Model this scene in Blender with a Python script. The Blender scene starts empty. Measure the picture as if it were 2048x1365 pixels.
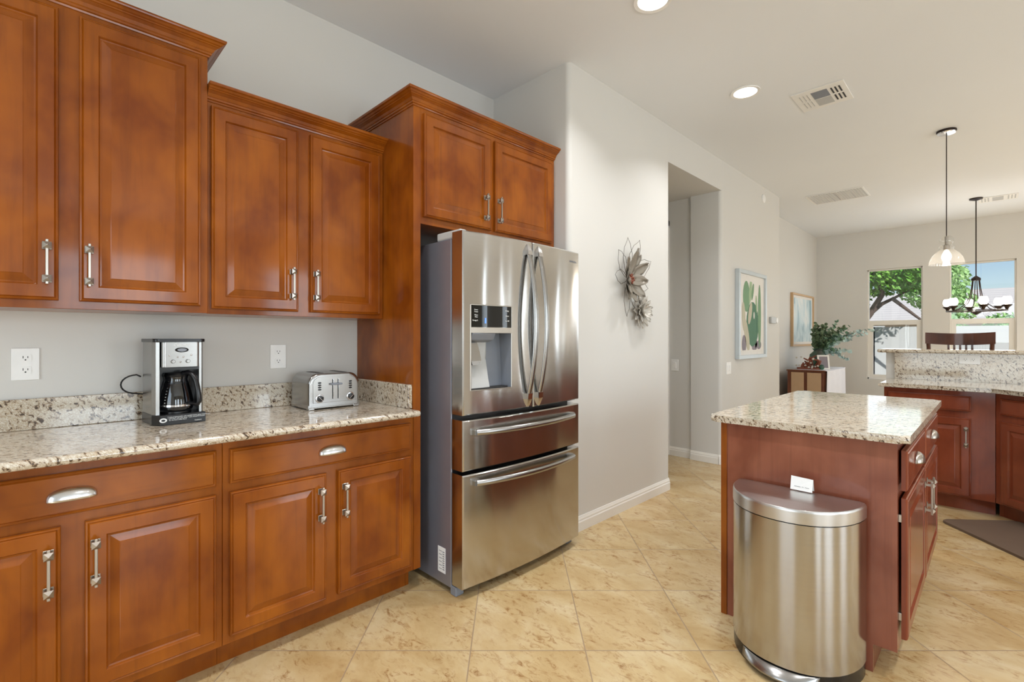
import bpy, bmesh, math, random
from mathutils import Vector, Matrix
random.seed(7)
C = bpy.context.scene.collection
PI = math.pi
# ------------------------------------------------------------------ camera
HCAM = 1.27
TH = math.radians(45.1)          # angle between the view direction and the cabinet wall
cam_d = bpy.data.cameras.new('camera')
cam_d.sensor_fit = 'HORIZONTAL'; cam_d.sensor_width = 36.0
cam_d.lens = 964.0 / 2048 * 36.0
cam_d.shift_y = -6.5 / 2048
cam_d.clip_start = 0.02; cam_d.clip_end = 400
cam = bpy.data.objects.new('camera', cam_d); C.objects.link(cam)
cam.location = (0, 0, HCAM); cam.rotation_euler = (PI / 2, 0, TH - PI / 2)
bpy.context.scene.camera = cam
vs = bpy.context.scene.view_settings
vs.view_transform = 'Standard'; vs.look = 'None'; vs.gamma = 1; vs.use_curve_mapping = False
vs.exposure = -0.58
bpy.context.scene.cycles.max_bounces = 10
bpy.context.scene.cycles.transparent_max_bounces = 12
# ------------------------------------------------------------------ sky and sun
W = bpy.data.worlds.new('world'); bpy.context.scene.world = W; W.use_nodes = True
wn = W.node_tree.nodes; wl = W.node_tree.links
sky = wn.new('ShaderNodeTexSky'); sky.sky_type = 'NISHITA'; sky.sun_disc = False
sky.sun_elevation = math.radians(52); sky.sun_rotation = math.radians(200)
sky.air_density = 1.0; sky.dust_density = 0.2; sky.ozone_density = 3.0
wn['Background'].inputs[1].default_value = 0.2
wl.new(sky.outputs[0], wn['Background'].inputs[0])
sun_d = bpy.data.lights.new('sun', 'SUN'); sun_d.energy = 7.0; sun_d.angle = 0.01; sun_d.color = (.95, .97, 1.0)
sun = bpy.data.objects.new('sun', sun_d); C.objects.link(sun)
sun.rotation_euler = Vector((.62, .5, -.6)).to_track_quat('-Z', 'Y').to_euler()
# ------------------------------------------------------------------ area lamps for daylight at the seen, inferred and added windows
def area(name, loc, target, sx, sy, power, col=(1, 1, 1), spread=180):
    d = bpy.data.lights.new(name, 'AREA'); d.shape = 'RECTANGLE'; d.size = sx; d.size_y = sy
    d.energy = power; d.color = col; d.spread = math.radians(spread)
    o = bpy.data.objects.new(name, d); C.objects.link(o); o.location = loc
    v = Vector(target) - Vector(loc)
    o.rotation_euler = v.to_track_quat('-Z', 'Y').to_euler()
    return o
DAY = (.80, .91, 1.0)
YS, XB, XF, ZC = -4.6, -2.6, 9.9, 3.05       # south wall, back wall, far wall, ceiling
WIN_S = [(-1.7, -0.6), (0.2, 1.6), (3.0, 4.0), (5.45, 5.65), (6.6, 6.75), (7.9, 8.1)]   # unseen windows behind the camera; spans set for light, narrow ones for steel streaks
for a, b in WIN_S:
    area('daylight', ((a + b) / 2, YS + .03, 1.45), ((a + b) / 2, 0, 1.45), b - a, 2.1, 64 * (b - a), DAY)
area('daylight', (XB + .03, .4, 1.3), (0, .4, 1.3), 2.0, 2.2, 64, DAY)
area('daylight', (XF - .02, 1.165, 1.5), (0, 1.165, 1.5), .68, 1.75, 7, DAY)
area('daylight', (XF - .02, .145, 1.5), (0, .145, 1.5), .68, 1.75, 7, DAY)
area('daylight', (XF - .02, -1.45, 1.5), (0, -1.45, 1.5), .3, 1.75, 14, DAY)  # this and the next: lamps at unseen windows, added to brighten the far end
area('daylight', (XF - .02, -3.0, 1.5), (0, -3.0, 1.5), .3, 1.75, 14, DAY)

# ------------------------------------------------------------------ materials
def s2l(c):
    return tuple(((x / 255) / 12.92 if x / 255 <= .04045 else ((x / 255 + .055) / 1.055) ** 2.4) for x in c) + (1,)
class NT:
    def __init__(s, name):
        s.m = bpy.data.materials.new(name); s.m.use_nodes = True
        s.n = s.m.node_tree.nodes; s.l = s.m.node_tree.links
        s.b = s.n['Principled BSDF']
    def set(s, **k):
        for a, v in k.items():
            s.b.inputs[a.replace('_', ' ')].default_value = v
        return s
    def coord(s, rot=(0, 0, 0), scale=(1, 1, 1), loc=(0, 0, 0)):
        t = s.n.new('ShaderNodeTexCoord'); p = s.n.new('ShaderNodeMapping')
        s.l.new(t.outputs['Object'], p.inputs[0])
        p.inputs[1].default_value = loc; p.inputs[2].default_value = rot; p.inputs[3].default_value = scale
        return p.outputs[0]
    def noise(s, v, scale, detail=4, rough=.55, dist=0):
        t = s.n.new('ShaderNodeTexNoise'); t.inputs['Scale'].default_value = scale
        t.inputs['Detail'].default_value = detail; t.inputs['Roughness'].default_value = rough
        t.inputs['Distortion'].default_value = dist
        if v is not None: s.l.new(v, t.inputs['Vector'])
        return t.outputs['Fac']
    def ramp(s, v, stops, interp='LINEAR'):
        r = s.n.new('ShaderNodeValToRGB'); r.color_ramp.interpolation = interp
        e = r.color_ramp.elements
        while len(e) > 1: e.remove(e[-1])
        e[0].position = stops[0][0]; e[0].color = stops[0][1]
        for p, c in stops[1:]:
            x = e.new(p); x.color = c
        s.l.new(v, r.inputs[0]); return r.outputs[0]
    def mix(s, f, a, b, mode='MIX'):
        x = s.n.new('ShaderNodeMix'); x.data_type = 'RGBA'; x.blend_type = mode
        for k, val in ((0, f), (6, a), (7, b)):
            if hasattr(val, 'node'): s.l.new(val, x.inputs[k])
            else: x.inputs[k].default_value = val
        return x.outputs[2]
    def math(s, op, a, b=0, c=0):
        x = s.n.new('ShaderNodeMath'); x.operation = op
        for k, val in enumerate((a, b, c)):
            if hasattr(val, 'node'): s.l.new(val, x.inputs[k])
            else: x.inputs[k].default_value = val
        return x.outputs[0]
    def bump(s, h, strength=.2, dist=.002):
        x = s.n.new('ShaderNodeBump'); x.inputs['Strength'].default_value = strength
        x.inputs['Distance'].default_value = dist
        s.l.new(h, x.inputs['Height']); s.l.new(x.outputs[0], s.b.inputs['Normal'])
    def col(s, v): s.l.new(v, s.b.inputs['Base Color'])
def g(v): return (v, v, v, 1)
def simple(name, rgb, rough=.5, metal=0, **k):
    t = NT(name); c = s2l(rgb)
    n = t.noise(t.coord(), 14, 3)
    t.col(t.mix(n, tuple(x * .94 for x in c[:3]) + (1,), tuple(min(1, x * 1.05) for x in c[:3]) + (1,)))
    t.set(Roughness=rough, Metallic=metal)
    for a, v in k.items(): t.b.inputs[a.replace('_', ' ')].default_value = v
    return t.m
M = {}
def paint(name, rgb, rough=.6, bs=.12):
    t = NT(name); co = t.coord()
    n = t.noise(co, 1.2, 2); c = s2l(rgb)
    t.col(t.mix(n, tuple(x * .98 for x in c[:3]) + (1,), tuple(min(1, x * 1.02) for x in c[:3]) + (1,)))
    t.set(Roughness=rough); t.bump(t.noise(co, 160, 3), bs, .0015); return t.m
M['wall'] = paint('wall_paint', (214, 211, 205))
M['ceiling'] = paint('ceiling_paint', (232, 234, 236), .7)
M['trim'] = paint('trim_paint', (236, 232, 224), .35, .02)
def wood(name, base, dark, light, rough=.32, grain=(34, 34, 2.2), coat=.55, mott=1.0):
    t = NT(name); co = t.coord(scale=grain)
    g1 = t.noise(co, 1.0, 6, .6, .4)
    m1 = t.noise(t.coord(scale=(1, 1, .7)), 5, 3, .5, .3)
    m2 = t.noise(t.coord(scale=(1, 1, .6), loc=(3, 1, 2)), 16, 4, .6)
    c = t.mix(t.ramp(m1, [(.35, g(0)), (.68, g(1))]), s2l(dark), s2l(light))
    c = t.mix(t.math('MULTIPLY', t.ramp(m2, [(.3, g(0)), (.7, g(1))]), .45 * mott), c, s2l(base))
    d = tuple(x * .62 for x in s2l(dark)[:3]) + (1,)
    c = t.mix(t.math('MULTIPLY', t.ramp(g1, [(.5, g(0)), (.75, g(1))]), .32), c, d)
    t.col(c); t.set(Roughness=rough)
    t.b.inputs['Coat Weight'].default_value = coat; t.b.inputs['Specular IOR Level'].default_value = .12; t.b.inputs['Coat Roughness'].default_value = .09
    t.bump(g1, .03, .001); return t.m
M['cherry'] = wood('cherry_wood', (143, 73, 12), (112, 51, 7), (160, 88, 18))
M['cherry_h'] = wood('cherry_wood_long_grain', (143, 73, 12), (110, 51, 7), (162, 90, 20), grain=(2.2, 34, 34))
M['cherry_red'] = wood('red_cherry_wood', (128, 62, 38), (110, 50, 30), (140, 70, 44))
M['laminate'] = wood('island_end_veneer', (142, 84, 62), (124, 68, 50), (158, 98, 76), rough=.26, grain=(46, 46, 1.6), mott=.4)
M['dark_inside'] = simple('shadow_gap', (40, 24, 14), .8)
def granite():
    t = NT('granite'); co = t.coord()
    eu = Vector((1, 0, 0)).rotation_difference(Vector((.62, -.55, -.55)).normalized()).to_euler()
    st = t.coord(rot=tuple(eu), scale=(1, 1 / 4.2, 1 / 3.2)); st.node.vector_type = 'TEXTURE'
    n1 = t.noise(st, 22, 6, .65, .6); n2 = t.noise(st, 70, 5, .7, .4); n3 = t.noise(co, 8, 4, .6)
    v = t.n.new('ShaderNodeTexVoronoi'); v.inputs['Scale'].default_value = 130; t.l.new(st, v.inputs['Vector'])
    c = t.mix(t.ramp(n3, [(.35, g(0)), (.7, g(1))]), s2l((200, 189, 170)), s2l((182, 160, 130)))
    c = t.mix(t.ramp(n2, [(.45, g(0)), (.62, g(1))]), c, s2l((224, 218, 204)))
    c = t.mix(t.ramp(n1, [(.52, g(0)), (.58, g(1))]), c, s2l((158, 132, 104)))
    c = t.mix(t.ramp(n1, [(.575, g(0)), (.61, g(1))]), c, s2l((70, 56, 46)))
    n4 = t.noise(st, 120, 4, .7)
    c = t.mix(t.ramp(n4, [(.59, g(0)), (.68, g(1))]), c, s2l((118, 98, 82)))
    t.col(c); t.set(Roughness=.09); t.b.inputs['IOR'].default_value = 1.75
    return t.m
M['granite'] = granite()
def steel(name, base=.58, rough=.24, aniso=.75, wav=.25, tint=(1, .98, .95), stretch=(3, 3, 260)):
    t = NT(name)
    n = t.noise(t.coord(scale=stretch), 1, 3, .5)
    t.col(t.mix(n, (base * .93 * tint[0], base * .93 * tint[1], base * .93 * tint[2], 1), (base * 1.05 * tint[0], base * 1.05 * tint[1], base * 1.05 * tint[2], 1)))
    t.set(Metallic=1.0, Roughness=rough, Anisotropic=aniso, Anisotropic_Rotation=.25)
    tg = t.n.new('ShaderNodeTangent'); tg.direction_type = 'RADIAL'; tg.axis = 'Z'
    t.l.new(tg.outputs[0], t.b.inputs['Tangent'])
    if wav: t.bump(t.noise(t.coord(scale=(1, 1, .25)), 5, 1, .4), wav, .006)
    return t.m
M['steel'] = steel('brushed_stainless_steel', .58, .15, .88, 1.0)
M['steel_plain'] = steel('satin_steel', .38, .25, .3, 0)
M['steel_can'] = steel('bin_steel', .5, .2, .6, 0)
M['lid_steel'] = steel('bin_lid_steel', .62, .32, .2, 0, stretch=(60, 3, 3))
M['chrome'] = simple('chrome', (225, 225, 228), .12, 1)
M['nickel'] = simple('brushed_nickel', (176, 168, 158), .3, 1)
M['cup'] = simple('silver_cup_pull', (214, 214, 214), .25, 1)
M['fridge_side'] = simple('dark_grey_fridge_side', (150, 151, 162), .32, .6)
M['black'] = simple('black_plastic', (18, 18, 20), .25)
M['black_gloss'] = simple('black_glass', (14, 16, 16), .05)
M['grey_plastic'] = simple('grey_plastic', (128, 132, 140), .4)
M['light_grey'] = simple('light_grey_plastic', (186, 186, 184), .4)
M['white'] = simple('white_plastic', (240, 238, 234), .3)
M['paper'] = simple('paper', (236, 236, 234), .7)
M['slot'] = simple('dark_slot', (40, 38, 36), .6)
M['bronze'] = simple('dark_bronze', (48, 36, 30), .4, .6)
M['mat'] = simple('brown_rubber_mat', (104, 84, 68), .75)
M['cloth'] = simple('white_cloth', (226, 226, 232), .85)
M['walnut'] = wood('walnut', (110, 62, 40), (86, 46, 30), (124, 74, 50), rough=.3)
M['espresso'] = wood('espresso_wood', (86, 50, 36), (66, 38, 28), (98, 58, 42), rough=.25)
M['driftwood'] = simple('red_brown_wood', (128, 66, 44), .5)
M['amber'] = simple('tan_glass_panel', (190, 158, 124), .25)
M['leaf'] = simple('eucalyptus_leaf', (122, 156, 130), .55)
M['leaf_dark'] = simple('dark_eucalyptus_leaf', (96, 116, 86), .6)
M['leaf_blue'] = simple('silver_blue_leaf', (176, 200, 198), .55)
M['stem'] = simple('green_stem', (84, 74, 50), .6)
M['petal'] = simple('hammered_grey_metal_petal', (150, 142, 130), .45, .5)
M['petal_light'] = simple('whitewashed_metal_petal', (206, 200, 190), .5, .3)
M['wire'] = simple('thin_metal_wire', (100, 92, 82), .4, .8)
M['frame_grey'] = simple('grey_picture_frame', (196, 203, 206), .35, .2)
M['frame_oak'] = simple('light_oak_frame', (204, 170, 130), .5)
M['mount'] = simple('picture_mount', (232, 228, 222), .8)
for nm, c in dict(p_dark=(62, 74, 76), p_green=(124, 158, 124), p_lgreen=(160, 184, 148), p_teal=(88, 128, 104), p_cream=(196, 190, 168), p_mauve=(142, 134, 142), p_white=(224, 222, 214)).items():
    M[nm] = simple('print_' + nm[2:], c, .8)
def glass(name, tint=(1, 1, 1, 1), rough=0.0, lo=.05, hi=.5, milk=0):
    t = NT(name); n = t.n; l = t.l
    tr = n.new('ShaderNodeBsdfTransparent'); tr.inputs[0].default_value = tint
    gl = n.new('ShaderNodeBsdfGlossy'); gl.inputs['Roughness'].default_value = rough
    lw = n.new('ShaderNodeLayerWeight'); lw.inputs[0].default_value = .5
    f = t.math('MULTIPLY_ADD', t.math('POWER', lw.outputs['Facing'], 3.5), hi - lo, lo)
    mx = n.new('ShaderNodeMixShader')
    l.new(f, mx.inputs[0]); l.new(tr.outputs[0], mx.inputs[1]); l.new(gl.outputs[0], mx.inputs[2])
    out = mx.outputs[0]
    if milk:
        tl = n.new('ShaderNodeBsdfTranslucent'); df = n.new('ShaderNodeBsdfDiffuse'); ad = n.new('ShaderNodeMixShader')
        l.new(tl.outputs[0], ad.inputs[1]); l.new(df.outputs[0], ad.inputs[2])
        m2 = n.new('ShaderNodeMixShader'); m2.inputs[0].default_value = milk
        l.new(out, m2.inputs[1]); l.new(ad.outputs[0], m2.inputs[2]); out = m2.outputs[0]
    l.new(out, n['Material Output'].inputs[0]); return t.m
M['glass'] = glass('window_glass')
M['glass_shade'] = glass('clear_glass_shade', (.96, .96, .95, 1), .03, .08, .6, .08)
M['glass_green'] = glass('green_glass', (.12, .42, .30, 1), .03, .08, .5, .05)
M['carafe'] = glass('smoked_carafe_glass', (.25, .25, .27, 1), .02, .1, .6)
def emit(name, col, st):
    t = NT(name); t.b.inputs['Base Color'].default_value = (*col, 1)
    t.b.inputs['Emission Color'].default_value = (*col, 1); t.b.inputs['Emission Strength'].default_value = st
    return t.m
M['lamp'] = emit('lit_lamp_lens', (1, .95, .86), 6)
M['bulb'] = emit('lit_bulb', (1, .86, .66), 8)
M['globe'] = glass('frosted_candle_shade', (1, .97, .93, 1), .1, .05, .4, .5)
M['blue_led'] = emit('blue_display', (.1, .25, 1), 2)
def siding(name, a, b, scale, axis='Z'):
    t = NT(name); w = t.n.new('ShaderNodeTexWave'); w.wave_type = 'BANDS'; w.bands_direction = axis
    w.wave_profile = 'SAW'; w.inputs['Scale'].default_value = scale
    t.l.new(t.coord(), w.inputs['Vector'])
    t.col(t.mix(t.ramp(w.outputs['Fac'], [(.0, g(0)), (.12, g(1))]), s2l(b), s2l(a))); t.set(Roughness=.8); return t.m
M['roof'] = siding('pale_roof_tiles', (214, 204, 192), (150, 138, 126), 1.1, 'X')
M['stucco'] = paint('stucco', (206, 204, 196), .9)
M['stucco_tan'] = paint('tan_stucco', (196, 178, 156), .9)
M['bark'] = simple('bark', (98, 80, 70), .9)
def foliage(name, a, b, c):
    t = NT(name); n = t.noise(t.coord(), 2.2, 4)
    t.col(t.ramp(n, [(.3, s2l(a)), (.5, s2l(b)), (.7, s2l(c))])); t.set(Roughness=.6)
    t.b.inputs['Subsurface Weight'].default_value = 0
    return t.m
M['foliage'] = foliage('green_leaves', (60, 120, 30), (110, 170, 50), (160, 205, 90))
M['foliage_pale'] = foliage('pale_green_leaves', (110, 160, 80), (160, 200, 120), (205, 228, 160))
M['ground'] = simple('gravel_ground', (198, 188, 170), .95)
def floor_mat():
    t = NT('travertine_look_floor_tile'); tc = t.n.new('ShaderNodeTexCoord')
    sp = t.n.new('ShaderNodeSeparateXYZ'); t.l.new(tc.outputs['Object'], sp.inputs[0])
    X, Y = sp.outputs[0], sp.outputs[1]
    s, c, P = math.sin(TH), math.cos(TH), .4655
    u = t.math('DIVIDE', t.math('ADD', t.math('SUBTRACT', t.math('MULTIPLY', X, s), t.math('MULTIPLY', Y, c)), .168), P)
    v = t.math('DIVIDE', t.math('SUBTRACT', t.math('ADD', t.math('MULTIPLY', X, c), t.math('MULTIPLY', Y, s)), 1.956), P)
    def edge(w):
        f = t.math('FRACT', w); return t.math('MINIMUM', f, t.math('SUBTRACT', 1.0, f))
    e = t.math('MINIMUM', edge(u), edge(v))
    gr = t.ramp(e, [(.0, g(1)), (.0042, g(1)), (.0078, g(0))])
    cell = t.n.new('ShaderNodeCombineXYZ')
    t.l.new(t.math('FLOOR', u), cell.inputs[0]); t.l.new(t.math('FLOOR', v), cell.inputs[1])
    wn_ = t.n.new('ShaderNodeTexWhiteNoise'); t.l.new(cell.outputs[0], wn_.inputs['Vector'])
    off = t.n.new('ShaderNodeVectorMath'); off.operation = 'MULTIPLY_ADD'
    t.l.new(wn_.outputs['Color'], off.inputs[0]); off.inputs[1].default_value = (9, 9, 9)
    t.l.new(tc.outputs['Object'], off.inputs[2]); ov = off.outputs[0]
    mp = t.n.new('ShaderNodeMapping'); mp.inputs[2].default_value = (0, 0, -.8); mp.inputs[3].default_value = (1.4, .75, 1)
    t.l.new(ov, mp.inputs[0]); mv = mp.outputs[0]
    a = t.noise(mv, 3.4, 5, .6, .5); b = t.noise(mv, 26, 7, .76, .7); d = t.noise(mv, 7, 4, .6, .4)
    col = t.ramp(a, [(.3, s2l((178, 147, 98))), (.5, s2l((194, 168, 122))), (.72, s2l((208, 188, 150)))])
    fl = t.math('MULTIPLY', t.ramp(b, [(.50, g(0)), (.62, g(1))]), t.ramp(d, [(.40, g(.12)), (.60, g(.85))]))
    col = t.mix(fl, col, s2l((150, 108, 60)))
    fl2 = t.math('MULTIPLY', t.ramp(b, [(.59, g(0)), (.68, g(.7))]), t.ramp(d, [(.5, g(0)), (.65, g(1))]))
    col = t.mix(fl2, col, s2l((112, 80, 48)))
    col = t.mix(t.math('MULTIPLY', wn_.outputs['Value'], .10), col, s2l((176, 136, 84)))
    col = t.mix(t.math('MULTIPLY', gr, .85), col, s2l((150, 126, 98)))
    t.col(col)
    t.l.new(t.math('ADD', .24, t.math('MULTIPLY', gr, .5)), t.b.inputs['Roughness'])
    h = t.math('SUBTRACT', t.math('MULTIPLY', b, .12), gr)
    t.bump(h, .25, .002); return t.m
M['floor'] = floor_mat()

# ------------------------------------------------------------------ mesh helpers
class MB:
    def __init__(s): s.bm = bmesh.new(); s.mats = []; s.smooth = False
    def mi(s, mat):
        if mat is None: return 0
        if mat not in s.mats: s.mats.append(mat)
        return s.mats.index(mat)
    def box(s, x0, x1, y0, y1, z0, z1, bev=0, seg=2, mat=None):
        k = s.mi(mat)
        vs_ = [s.bm.verts.new((x, y, z)) for x in (x0, x1) for y in (y0, y1) for z in (z0, z1)]
        F = [(0, 1, 3, 2), (4, 6, 7, 5), (0, 4, 5, 1), (2, 3, 7, 6), (0, 2, 6, 4), (1, 5, 7, 3)]
        fs = [s.bm.faces.new([vs_[i] for i in f]) for f in F]
        for f in fs: f.material_index = k
        if bev:
            es = list({e for f in fs for e in f.edges})
            r = bmesh.ops.bevel(s.bm, geom=es, offset=bev, segments=seg, affect='EDGES', profile=.5)
            for f in r['faces']: f.material_index = k
        return s
    def face(s, pts, mat=None):
        f = s.bm.faces.new([s.bm.verts.new(p) for p in pts]); f.material_index = s.mi(mat); return f
    def ring_loft(s, rings, cap0=True, cap1=True, closed=False, mat=None):
        k = s.mi(mat)
        R = [[s.bm.verts.new(p) for p in r] for r in rings]; n = len(R[0])
        seq = list(zip(R, R[1:])) + ([(R[-1], R[0])] if closed else [])
        for a, b in seq:
            for i in range(n):
                j = (i + 1) % n
                try: s.bm.faces.new((a[i], a[j], b[j], b[i])).material_index = k
                except ValueError: pass
        if not closed:
            if cap0: s.bm.faces.new(list(reversed(R[0]))).material_index = k
            if cap1: s.bm.faces.new(R[-1]).material_index = k
        return s
    def tube(s, pts, r, n=8, closed=False, mat=None, flat=1.0, up=None):
        pts = [Vector(p) for p in pts]; rings = []; m = len(pts)
        rr = r if isinstance(r, (list, tuple)) else [r] * m
        prev = None
        for i, p in enumerate(pts):
            if closed: t = pts[(i + 1) % m] - pts[i - 1]
            else: t = pts[min(i + 1, m - 1)] - pts[max(i - 1, 0)]
            t.normalize()
            if prev is None:
                u = Vector(up) if up else (Vector((0, 0, 1)) if abs(t.z) < .9 else Vector((1, 0, 0)))
            else: u = prev
            u = (u - t * u.dot(t)).normalized(); prev = u; w = t.cross(u)
            rings.append([p + (u * math.cos(a) + w * math.sin(a) * flat) * rr[i] for a in [2 * PI * k / n for k in range(n)]])
        return s.ring_loft(rings, closed=closed, mat=mat)
    def lathe(s, prof, c=(0, 0, 0), n=24, axis='Z', mat=None, sy=1.0, cap=True):
        rings = []
        for r, z in prof:
            r = max(r, 1e-4); ring = []
            for k in range(n):
                a = 2 * PI * k / n; x, y = r * math.cos(a), r * math.sin(a) * sy
                ring.append({'Z': (c[0] + x, c[1] + y, c[2] + z), 'Y': (c[0] + x, c[1] - z, c[2] + y), 'X': (c[0] + z, c[1] + x, c[2] + y)}[axis])
            rings.append(ring)
        return s.ring_loft(rings, cap, cap, mat=mat)
    def prism(s, poly, z0, z1, mat=None, plane='XY', bev=0, seg=2):
        f = {'XY': lambda p, h: (p[0], p[1], h), 'XZ': lambda p, h: (p[0], h, p[1]), 'YZ': lambda p, h: (h, p[0], p[1])}[plane]
        n0 = set(s.bm.faces)
        s.ring_loft([[f(p, z0) for p in poly], [f(p, z1) for p in poly]], mat=mat)
        if bev:
            new = [q for q in s.bm.faces if q not in n0]
            caps = [q for q in new if len(q.verts) == len(poly)]
            es = list({e for q in caps for e in q.edges})
            bmesh.ops.bevel(s.bm, geom=es, offset=bev, segments=seg, affect='EDGES', profile=.5)
        return s
    def grid(s, fn, nu, nv, mat=None):
        k = s.mi(mat)
        V = [[s.bm.verts.new(fn(i / nu, j / nv)) for j in range(nv + 1)] for i in range(nu + 1)]
        for i in range(nu):
            for j in range(nv):
                s.bm.faces.new((V[i][j], V[i + 1][j], V[i + 1][j + 1], V[i][j + 1])).material_index = k
        return s
    def build(s, name, mat, parent=None, smooth=False, solid=0, recalc=True):
        if recalc: bmesh.ops.recalc_face_normals(s.bm, faces=s.bm.faces)
        me = bpy.data.meshes.new(name); s.bm.to_mesh(me); s.bm.free()
        mats = s.mats if s.mats else [mat]
        for m_ in mats: me.materials.append(M[m_] if isinstance(m_, str) else m_)
        if smooth:
            for p in me.polygons: p.use_smooth = True
            try: me.set_sharp_from_angle(angle=math.radians(38))
            except Exception: pass
        o = bpy.data.objects.new(name, me); C.objects.link(o)
        if parent: o.parent = parent
        if smooth and len(me.polygons) < 3000:
            wm = o.modifiers.new('weighted', 'WEIGHTED_NORMAL'); wm.keep_sharp = True; wm.weight = 90
        if solid:
            md = o.modifiers.new('solid', 'SOLIDIFY'); md.thickness = solid; md.offset = 0
        return o
def thing(name, label, cat, loc=(0, 0, 0), rz=0, group=None):
    o = bpy.data.objects.new(name, None); C.objects.link(o); o.empty_display_size = .1
    o.location = loc; o.rotation_euler = (0, 0, rz)
    if label: o['label'] = label; o['category'] = cat
    if group: o['group'] = group
    return o
def tag(o, label, cat, group=None):
    o['label'] = label; o['category'] = cat
    if group: o['group'] = group
    return o
def struct(o): o['kind'] = 'structure'; return o
def text(name, body, size, mat, parent, loc, rot=(PI / 2, 0, 0), ext=.0003, align='CENTER'):
    cu = bpy.data.curves.new(name, 'FONT'); cu.body = body; cu.size = size; cu.extrude = ext; cu.align_x = align; cu.resolution_u = 2
    t = bpy.data.objects.new(name, cu); me = bpy.data.meshes.new_from_object(t)
    bpy.data.objects.remove(t); bpy.data.curves.remove(cu)
    me.materials.clear(); me.materials.append(M[mat])
    R = Matrix.Translation(loc) @ (Matrix.Rotation(rot[2], 4, 'Z') @ Matrix.Rotation(rot[0], 4, 'X'))
    me.transform(R)
    o = bpy.data.objects.new(name, me); C.objects.link(o); o.parent = parent; return o
def arc(cx, cy, r, a0, a1, n=6):
    return [(cx + r * math.cos(math.radians(a0 + (a1 - a0) * k / n)), cy + r * math.sin(math.radians(a0 + (a1 - a0) * k / n))) for k in range(n + 1)]
def rrect(x0, x1, y0, y1, r, n=5):
    return arc(x1 - r, y0 + r, r, -90, 0, n) + arc(x1 - r, y1 - r, r, 0, 90, n) + arc(x0 + r, y1 - r, r, 90, 180, n) + arc(x0 + r, y0 + r, r, 180, 270, n)

# ------------------------------------------------------------------ the room
b = MB(); b.box(XB, XF + .1, YS, 3.7, -.06, 0); fl = struct(b.build('floor', 'floor'))
b = MB(); b.box(XB - .2, XF + .2, YS - .2, 3.9, ZC, ZC + .1); struct(b.build('ceiling', 'ceiling'))
b = MB(); b.box(XB, 2.6, 2.65, 2.8, 0, ZC); struct(b.build('wall_left', 'wall'))
r = .035
b = MB(); b.prism([(2.446, 2.64)] + arc(2.446 + r, 1.935 + r, r, 180, 270) + arc(3.80 - r, 1.935 + r, r, -90, 0) + [(3.80, 3.7), (2.446, 3.7)], 0, ZC)
struct(b.build('wall_middle', 'wall', smooth=True))
b = MB(); b.box(3.75, 4.92, 1.937, 3.7, 2.745, ZC, 0.0); struct(b.build('wall_header', 'wall'))
b = MB(); b.prism(arc(4.88 + r, 1.935 + r, r, 180, 270) + arc(6.74 - r, 1.935 + r, r, -90, 0) + [(6.74, 2.25), (4.88, 2.25)], 0, ZC)
struct(b.build('wall_right', 'wall', smooth=True))
b = MB(); b.box(6.6, XF + .1, 2.25, 2.4, 0, ZC); struct(b.build('wall_recess', 'wall'))
b = MB(); b.box(4.91, 5.06, 2.25, 3.7, 0, 2.745); struct(b.build('wall_hall', 'wall'))
b = MB(); b.box(3.8, 4.91, 3.6, 3.7, 0, 2.745); struct(b.build('wall_hall_end', 'wall'))
def holed_wall(name, axis, p0, p1, lo, hi, holes, mat='wall'):
    us = sorted({lo, hi} | {h[0] for h in holes} | {h[1] for h in holes}); zs = sorted({0, ZC} | {h[2] for h in holes} | {h[3] for h in holes})
    b = MB()
    for a, c in zip(us, us[1:]):
        for d, e in zip(zs, zs[1:]):
            if any(h[0] <= a and c <= h[1] and h[2] <= d and e <= h[3] for h in holes): continue
            if axis == 'X': b.box(p0, p1, a, c, d, e)
            else: b.box(a, c, p0, p1, d, e)
    bmesh.ops.remove_doubles(b.bm, verts=b.bm.verts, dist=1e-5)
    return struct(b.build(name, mat))
W1 = (.81, 1.52, .58, 2.40); W2 = (-.21, .50, .58, 2.40); W3 = (-1.62, -1.28, .58, 2.40); W4 = (-3.17, -2.83, .58, 2.40)  # last two are unseen slits, added for streaks on the steel and far light
holed_wall('wall_far', 'X', XF, XF + .16, YS, 2.4, [W1, W2, W3, W4])
holed_wall('wall_south', 'Y', YS - .16, YS, XB, XF + .1, [(a, c, .4, 2.5) for a, c in WIN_S])
holed_wall('wall_back', 'X', XB - .16, XB, YS, 2.8, [(-.6, 1.4, .2, 2.4)])
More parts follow.
